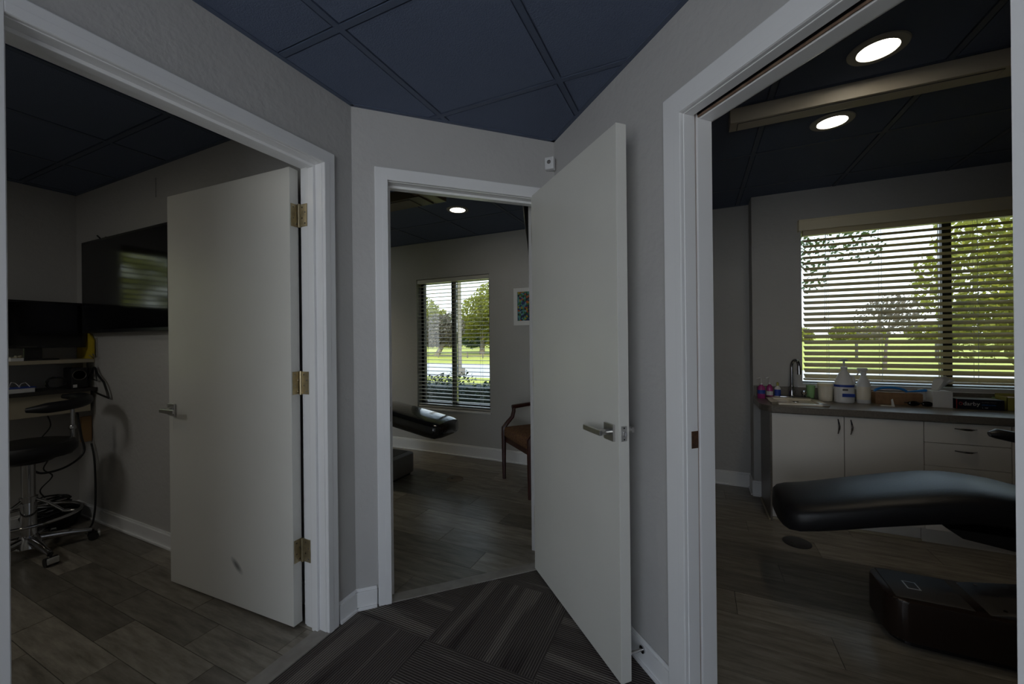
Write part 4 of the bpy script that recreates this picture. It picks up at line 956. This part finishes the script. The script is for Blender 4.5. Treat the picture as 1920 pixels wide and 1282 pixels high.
MB().tube([(jx+.022, jy, CZ1+.300), (jx, jy, CZ1+.302), (jx-.012, jy-.01, CZ1+.301), (jx-.040, jy-.03, CZ1+.296)], [.008, .010, .009, .005], 10).build('pump_head', M['whiteplastic'], t, True)
# spray bottle
px_, py_ = 1.055, 3.54
t = thing('spray_bottle', 'white trigger spray bottle beside the jug', 'spray bottle', (px_, py_, CZ1))
MB().lathe([(.036, 0), (.039, .004), (.039, .13), (.030, .155), (.015, .185), (.013, .20)], (px_, py_, CZ1), 26, 1, .72).build('bottle_body', M['whiteplastic'], t, True)
MB().lathe([(.0395, .025), (.0395, .115)], (px_, py_, CZ1), 26, 1, .72).build('bottle_label', M['sink'], t, True)
MB().lathe([(.016, .198), (.016, .218), (.010, .222)], (px_, py_, CZ1), 16).build('collar', M['whiteplastic'], t, True)
mb = MB(); mb.box(px_-.035, px_+.022, py_-.011, py_+.011, CZ1+.222, CZ1+.245, bevel=.006); mb.build('spray_head', M['whiteplastic'], t, True)
MB().tube([(px_-.020, py_, CZ1+.222), (px_-.030, py_, CZ1+.205), (px_-.036, py_, CZ1+.19)], .004, 8).build('trigger', M['whiteplastic'], t, True)
# wooden box with blue items
t = thing('wooden_box', 'long brown wooden box behind the safety glasses', 'box', (1.235, 3.56, CZ1)); MB().box(1.115, 1.360, 3.530, 3.62, CZ1, CZ1+.078, bevel=.002).build('box_body', M['wood'], t)
MB().box(1.12, 1.355, 3.535, 3.615, CZ1+.078, CZ1+.081).build('box_lid', M['wood'], t)
arc = [(1.125+.085*(1-math.cos(PI*i/10))/1.0, 3.575, CZ1+.081+.030*math.sin(PI*i/10)) for i in range(11)]
tag(MB().tube(arc, .0055, 8, flat=1.5).build('blue_strap', M['brightblue'], origin=(1.21, 3.575, CZ1+.081)), 'bright blue arched strap lying on the wooden box', 'strap')
tag(MB().tube([(1.30, 3.575, CZ1+.087), (1.34, 3.572, CZ1+.092), (1.385, 3.568, CZ1+.100), (1.400, 3.565, CZ1+.098)], [.004, .007, .010, .005], 8).build('blue_clip', M['brightblue'], origin=(1.34, 3.575, CZ1+.081)), 'bright blue pointed clip on the end of the wooden box', 'clip')
t = thing('plastic_bag', 'crumpled clear plastic bag behind the tissue box', 'bag', (1.40, 3.58, CZ1)); MB().sphere((1.382, 3.61, CZ1+.058), .036, .022, .052, 12).build('bag_body', M['whiteplastic'], t)
# safety glasses
t = thing('safety_glasses', 'black wraparound safety glasses on the counter before the wooden box', 'glasses', (1.33, 3.50, CZ1))
for s_ in (-1, 1):
    MB().sphere((1.335+s_*.034, 3.50, CZ1+.018), .032, .010, .017, 14).build('lens', M['screen'], t, True)
    MB().tube([(1.335+s_*.063, 3.502, CZ1+.022), (1.335+s_*.068, 3.53, CZ1+.018), (1.335+s_*.060, 3.60-.05, CZ1+.010)], .004, 6).build('temple', M['black'], t, True)
MB().tube([(1.305, 3.496, CZ1+.028), (1.335, 3.492, CZ1+.022), (1.365, 3.496, CZ1+.028)], .004, 6).build('bridge', M['black'], t, True)
t = thing('paper_scrap', 'small folded white paper standing on the counter', 'paper', (1.18, 3.44, CZ1)); MB().prism([(1.170, CZ1), (1.186, CZ1), (1.176, CZ1+.05), (1.168, CZ1+.045)], 3.44, 3.443, M=Matrix(((1, 0, 0, 0), (0, 0, 1, 0), (0, 1, 0, 0), (0, 0, 0, 1)))).build('paper_fold', M['white'], t)
MB().box(1.115, 1.185, 3.432, 3.455, CZ1, CZ1+.004, bevel=.001).build('paper_strip', M['white'], t)
# tissue box
t = thing('tissue_box', 'white cube tissue box with a tissue pulled up', 'tissue box', (1.44, 3.53, CZ1)); MB().box(1.392, 1.487, 3.49, 3.585, CZ1, CZ1+.105, bevel=.002).build('carton', M['white'], t)
b = bmesh.new(); N_ = 7; grid = []
for i in range(N_):
    row = []
    for j in range(N_):
        u, v = i/(N_-1), j/(N_-1); row.append(b.verts.new((1.405+.035*u+.055*v*(u-.2)+.03*v, 3.535+.02*math.sin(u*7+v*3)*v+.012*math.cos(u*5), CZ1+.102+.105*v*(1-.55*abs(u-.45)))))
    grid.append(row)
for i in range(N_-1):
    for j in range(N_-1): b.faces.new((grid[i][j], grid[i+1][j], grid[i+1][j+1], grid[i][j+1]))
ts = MB(); ts.merge(b); o = ts.build('tissue', M['white'], t, True); sm = o.modifiers.new('thick', 'SOLIDIFY'); sm.thickness = .002
# glove box with lettering
GB = thing('glove_box', 'black printed glove box with grey top beside the tissue box', 'box', (1.60, 3.53, CZ1))
gx0, gx1, gy = 1.497, 1.712, 3.478
MB().box(gx0, gx1, gy, gy+.115, CZ1, CZ1+.062, bevel=.001).build('carton', M['boxnavy'], GB)
MB().box(gx0+.001, gx1-.001, gy+.002, gy+.114, CZ1+.062, CZ1+.0635).build('box_top', M['boxtop'], GB)
MB().box(gx0-.0005, gx0+.003, gy-.0006, gy, CZ1+.002, CZ1+.060).build('red_edge', M['red'], GB)
def text(s, size, x, y, z, m, parent, name='lettering', rot=(PI/2, 0, 0), ext=.0004):
    cu = bpy.data.curves.new(name, 'FONT'); cu.body = s; cu.size = size; cu.extrude = ext; cu.resolution_u = 2
    ob = bpy.data.objects.new(name, cu); COL.objects.link(ob); bpy.context.view_layer.update()
    me = bpy.data.meshes.new_from_object(ob.evaluated_get(bpy.context.evaluated_depsgraph_get())); bpy.data.objects.remove(ob)
    me.materials.clear(); me.materials.append(m); o = bpy.data.objects.new(name, me); COL.objects.link(o); o.parent = parent
    o.location = Vector((x, y, z))-Vector(parent['_o']); o.rotation_euler = rot; return o
text('darby', .034, gx0+.030, gy-.0005, CZ1+.024, M['white'], GB)
mb = MB(); mb.tube([(gx0+.020+.007*math.cos(2*PI*i/14), gy-.0006, CZ1+.034+.009*math.sin(2*PI*i/14)) for i in range(14)], .0016, 6, closed=True); mb.build('red_emblem', M['red'], GB)
text('SUPER MAX', .0125, gx0+.115, gy-.0005, CZ1+.042, M['boxtop'], GB); text('NITRILE GLOVES', .0085, gx0+.115, gy-.0005, CZ1+.027, M['brightblue'], GB); text('L  100', .010, gx0+.117, gy-.0005, CZ1+.009, M['white'], GB)
t = thing('card_box', 'yellow green open card box at the right end of the counter', 'box', (1.76, 3.53, CZ1)); mb = MB(); bx0, bx1, by0, by1 = 1.728, 1.86, 3.49, 3.60
mb.box(bx0, bx1, by0, by0+.003, CZ1, CZ1+.078); mb.box(bx0, bx1, by1-.003, by1, CZ1, CZ1+.095); mb.box(bx0, bx0+.003, by0, by1, CZ1, CZ1+.085); mb.box(bx1-.003, bx1, by0, by1, CZ1, CZ1+.085); mb.box(bx0, bx1, by0, by1, CZ1, CZ1+.003); mb.build('carton', M['olive'], t)
MB().box(bx0+.004, bx1-.004, by0+.004, by1-.004, CZ1+.003, CZ1+.080).build('box_contents', M['wood'], t)
tag(MB().lathe([(.016, 0), (.018, .05), (.010, .062), (.004, .07)], (1.722, 3.60, CZ1), 12).build('green_bottle', M['greenp'], origin=(1.722, 3.6, CZ1)), 'small green bottle between the two boxes', 'bottle')
# black waste bin partly behind the jamb
t = thing('task_chair', 'black chair mostly hidden behind the right doorway jamb', 'chair', (-.13, 3.0, 0))
MB().box(-.36, .062, 3.00, 3.05, .42, .745, bevel=.022, seg=3).build('backrest', M['blackvinyl'], t, True)
MB().box(-.38, .03, 2.95, 3.38, .40, .455, bevel=.02, seg=3).build('seat', M['blackvinyl'], t, True)
for x in (-.36, .02):
    for y in (3.01, 3.35): MB().cyl((x, y, 0), (x, y, .41), .012, seg=10).build('leg', M['black'], t, True)

# ------------------------------------------------------------------ outdoors
GZ = -.6
struct('ground_lawn', MB().box(-260, 260, 26, 420, GZ-.2, GZ), M['lawn'])
struct('ground_lawn_near', MB().box(-60, 60, 4.0, 16.7, GZ-.2, GZ), M['lawn'])
struct('road', MB().box(-260, 260, 16.7, 26, GZ-.2, GZ+.003), M['asphalt'])
struct('ground_side', MB().box(-60, -15, -40, 3.9, GZ-.2, GZ), M['lawn'])
struct('added_dark_ground', MB().box(-15, -4.3, -12, 3.9, GZ-.2, GZ+.02), mat('light_cutting_ground', (.035, .028, .020), .95, noise_col=(3, (.055, .045, .03)), bump=(12, .6)))  # unseen dark ground added to cut light bounced up into the left room
struct('roof', MB().box(-5.5, 3.6, -3.4, 4.9, CH+.16, CH+.30), M['stucco'])
def foliage(name, blobs, n, size, m, parent, flat=1.0, seed=1, loose=.0):
    rnd = random.Random(seed); verts = []; faces = []
    tot = sum(b[3]*b[3] for b in blobs)
    for bx, by, bz, br in blobs:
        for _ in range(int(n*br*br/tot)):
            while True:
                p = Vector((rnd.uniform(-1, 1), rnd.uniform(-1, 1), rnd.uniform(-1, 1)))
                if .35+.0 < p.length < 1: break
            c = Vector((bx, by, bz))+Vector((p.x*br, p.y*br, p.z*br*flat))
            a = Vector((rnd.gauss(0, 1), rnd.gauss(0, 1), rnd.gauss(0, 1))).normalized(); b_ = a.orthogonal().normalized(); c2 = a.cross(b_)
            s_ = size*rnd.uniform(.6, 1.4); k = len(verts)
            for u, v in ((-1, 0), (0, -.55), (1, 0), (0, .55)): verts.append(c+b_*u*s_+c2*v*s_)
            faces.append((k, k+1, k+2, k+3))
    me = bpy.data.meshes.new(name); org = Vector(parent['_o']) if parent else Vector((0, 0, 0))
    me.from_pydata([v-org for v in verts], [], faces); me.materials.append(m); o = bpy.data.objects.new(name, me); COL.objects.link(o)
    if parent: o.parent = parent; o['kind'] = 'stuff'
    return o
def tree(label, x, y, trunk, blobs, n, size, m, seed, r=.15, flat=1.0, group='trees beyond the road', name='tree'):
    t = thing(name, label, 'tree', (x, y, GZ), group)
    MB().tube([(a, b, c) for a, b, c in trunk], [r*(1-.6*i/(len(trunk)-1)) for i in range(len(trunk))], 8).build('trunk', M['bark'], t, True)
    # two or three boughs into the crown
    for k, (bx, by, bz, br) in enumerate(blobs[:3]):
        tp = trunk[-1]; MB().tube([tp, ((tp[0]+bx)/2, (tp[1]+by)/2, (tp[2]+bz)/2+.1*br), (bx, by, bz+.2*br)], [r*.4, r*.25, r*.1], 6).build('bough', M['bark'], t, True)
    foliage('foliage', blobs, n, size, m, t, flat, seed); return t
tree('grey mossy tree with leaning trunk seen through the tall window', -26.6, 37, [(-26.3, 36.6, GZ), (-25.6, 36.8, .6), (-25.0, 37, 1.8)], [(-26.4, 37, 2.3, 1.9), (-24.6, 37, 2.7, 1.6), (-27.6, 37.5, 1.6, 1.3), (-25.0, 37.2, 1.3, 1.0)], 5200, .14, M['leafm'], 3, .32)
tree('bright yellow green tree left of the mossy tree', -31.5, 41, [(-31.5, 41, GZ), (-31.4, 41, 2)], [(-31.8, 41, 4.2, 2.6), (-29.9, 42, 3.0, 2.2), (-32.5, 40, 2.0, 2.0)], 4500, .20, M['leafy'], 4, .3)
tree('large green tree right of the window mullion', -23.5, 42, [(-23.5, 42, GZ), (-23.3, 42, 3)], [(-23.9, 42, 4.2, 2.5), (-21.6, 42, 5.4, 2.8), (-25.2, 42, 2.6, 1.5), (-22.0, 43, 2.4, 2.4), (-19.2, 42, 3.6, 2.6)], 8500, .20, M['leafy'], 5, .35)
tree('dark green tree standing behind the large green tree', -24, 50, [(-24, 50, GZ), (-24, 50, 3)], [(-25.5, 50, 3.0, 2.6), (-22, 50, 2.6, 3.0), (-30, 51, 2.4, 2.6)], 6000, .24, M['leafd'], 6, .35)
tree('slim pinkish grey tree by the road seen through the blind', 8.8, 26.5, [(8.75, 26.5, GZ), (8.8, 26.5, .5), (8.9, 26.5, 1.4)], [(8.4, 26.5, 2.0, 1.0), (9.6, 26.6, 2.3, .95), (9.0, 26.3, 2.8, .7)], 1100, .09, M['leafp'], 7, .10)
tree('dense yellow green tree filling the right pane', 9.3, 18.5, [(9.9, 18.5, GZ), (9.9, 18.5, 1.2), (9.6, 18.5, 2.5)], [(8.9, 18.5, 3.1, 2.0), (10.4, 18.8, 2.2, 2.2), (9.4, 18.4, 5.0, 2.0), (11.6, 18.5, 4.2, 2.4), (8.6, 18.6, 1.4, 1.1), (11.2, 18.8, .9, 1.7)], 14000, .10, M['leafy'], 8, .25)
tree('tree with foliage hanging into the upper left of the wide window', .6, 11.6, [(.2, 11.6, GZ), (.3, 11.6, 3.0), (1.0, 11.6, 4.6)], [(2.6, 11.6, 3.7, .85), (3.3, 11.6, 4.4, .9), (2.45, 11.7, 2.7, .45), (3.45, 11.5, 3.2, .38), (1.6, 11.6, 4.5, 1.3)], 2300, .055, M['leafd'], 9, .16, group=None)
FAR = ['leftmost', 'second', 'middle', 'fourth', 'rightmost']
for k in range(5):
    x = 26+k*17.5; tree('%s of the low trees of the far treeline beyond the lawn' % FAR[k], x, 150, [(x, 150, GZ), (x, 150, 2)], [(x-3, 150, 1.8, 3.9), (x+3.5, 151, 1.2, 3.8)], 1500, .55, M['leafy'], 20+k, .4, .75, 'low trees of the far treeline')
for k in range(4):
    x = -70+k*14.5; tree('%s of the low trees of the far woods, seen from the tall window' % ['leftmost', 'second', 'third', 'rightmost'][k], x, 78, [(x, 78, GZ), (x, 78, 2)], [(x-2.5, 78, 2.0, 3.6), (x+3, 79, 1.4, 3.8)], 1500, .4, M['leafy'], 40+k, .4, .8, 'low trees of the far woods')
tree('leafy tree outside the back window of the left room', -9.5, -.4, [(-9.5, -.4, GZ), (-9.5, -.4, 1.5)], [(-9.5, 1.0, 2.6, 2.4), (-9.6, 3.6, 2.4, 2.2), (-9.5, -1.8, 2.2, 2.0)], 11000, .11, M['leafy'], 61, .2, 1.0, None)
# hedge outside the tall window
HG = thing('hedge', 'dark leafy hedge just outside the tall window', 'hedge', (-3.7, 5.05, GZ))
rnd = random.Random(5); verts = []; faces = []
for _ in range(14000):
    p = Vector((rnd.uniform(-6.3, -1.9), rnd.uniform(4.65, 5.45), rnd.uniform(GZ, .66)))
    p.z += .07*math.sin(p.x*5)+.04*math.sin(p.x*13)+.03*rnd.random()
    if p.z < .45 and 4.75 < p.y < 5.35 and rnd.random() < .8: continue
    a = Vector((rnd.gauss(0, 1), rnd.gauss(0, 1), rnd.gauss(0, 1))).normalized(); b_ = a.orthogonal().normalized(); c2 = a.cross(b_); s_ = rnd.uniform(.018, .036); k = len(verts)
    for u, v in ((-1, 0), (0, -.5), (1, 0), (0, .5)): verts.append(p+b_*u*s_+c2*v*s_-Vector(HG['_o']))
    faces.append((k, k+1, k+2, k+3))
me = bpy.data.meshes.new('foliage'); me.from_pydata(verts, [], faces); me.materials.append(M['hedge']); o = bpy.data.objects.new('foliage', me); COL.objects.link(o); o.parent = HG; o['kind'] = 'stuff'
mb = MB()
for k in range(24): x = -6.2+k*.18; mb.tube([(x, 5.05, GZ), (x+.05, 5.0, 0), (x-.05, 5.1, .5)], .012, 6)
mb.build('stems', M['bark'], HG)
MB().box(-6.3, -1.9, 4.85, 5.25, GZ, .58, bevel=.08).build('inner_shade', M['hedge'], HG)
# post by the road
PT = thing('post', 'beige post on a concrete footing beside the road', 'post', (-11.2, 17.6, GZ)); MB().box(-11.30, -11.10, 17.5, 17.7, GZ+.35, 7.2, bevel=.02).build('shaft', M['concrete'], PT)
MB().box(-11.42, -10.98, 17.38, 17.82, GZ, GZ+.38, bevel=.02).build('footing', M['concrete'], PT)
# fence
FN = thing('rail_fence', 'low brown rail fence on the lawn beyond the road', 'fence', (-20, 34, GZ))
for k in range(9): x = -26+k*1.75; MB().box(x, x+.09, 34, 34.09, GZ, GZ+.62).build('fence_post', M['bark'], FN)
for z in (.22, .52): MB().box(-26, -11.8, 34.02, 34.06, GZ+z, GZ+z+.06).build('rail', M['bark'], FN)
for x, y in ((11.8, 41), (17.2, 42.5)):
    t = thing('bollard', 'thin grey post on the far lawn, %s' % ('left of the slim pinkish tree' if x < 14 else 'just left of the window mullion'), 'post', (x, y, GZ), 'thin posts on the lawn'); MB().cyl((x, y, GZ), (x, y, GZ+1.2), .10, seg=10).build('bollard_shaft', M['greyplate'], t)
    MB().lathe([(.11, 1.2), (.11, 1.25), (.03, 1.28)], (x, y, GZ), 10).build('bollard_cap', M['black'], t)

for o in list(COL.objects):
    if '_o' in o: del o['_o']
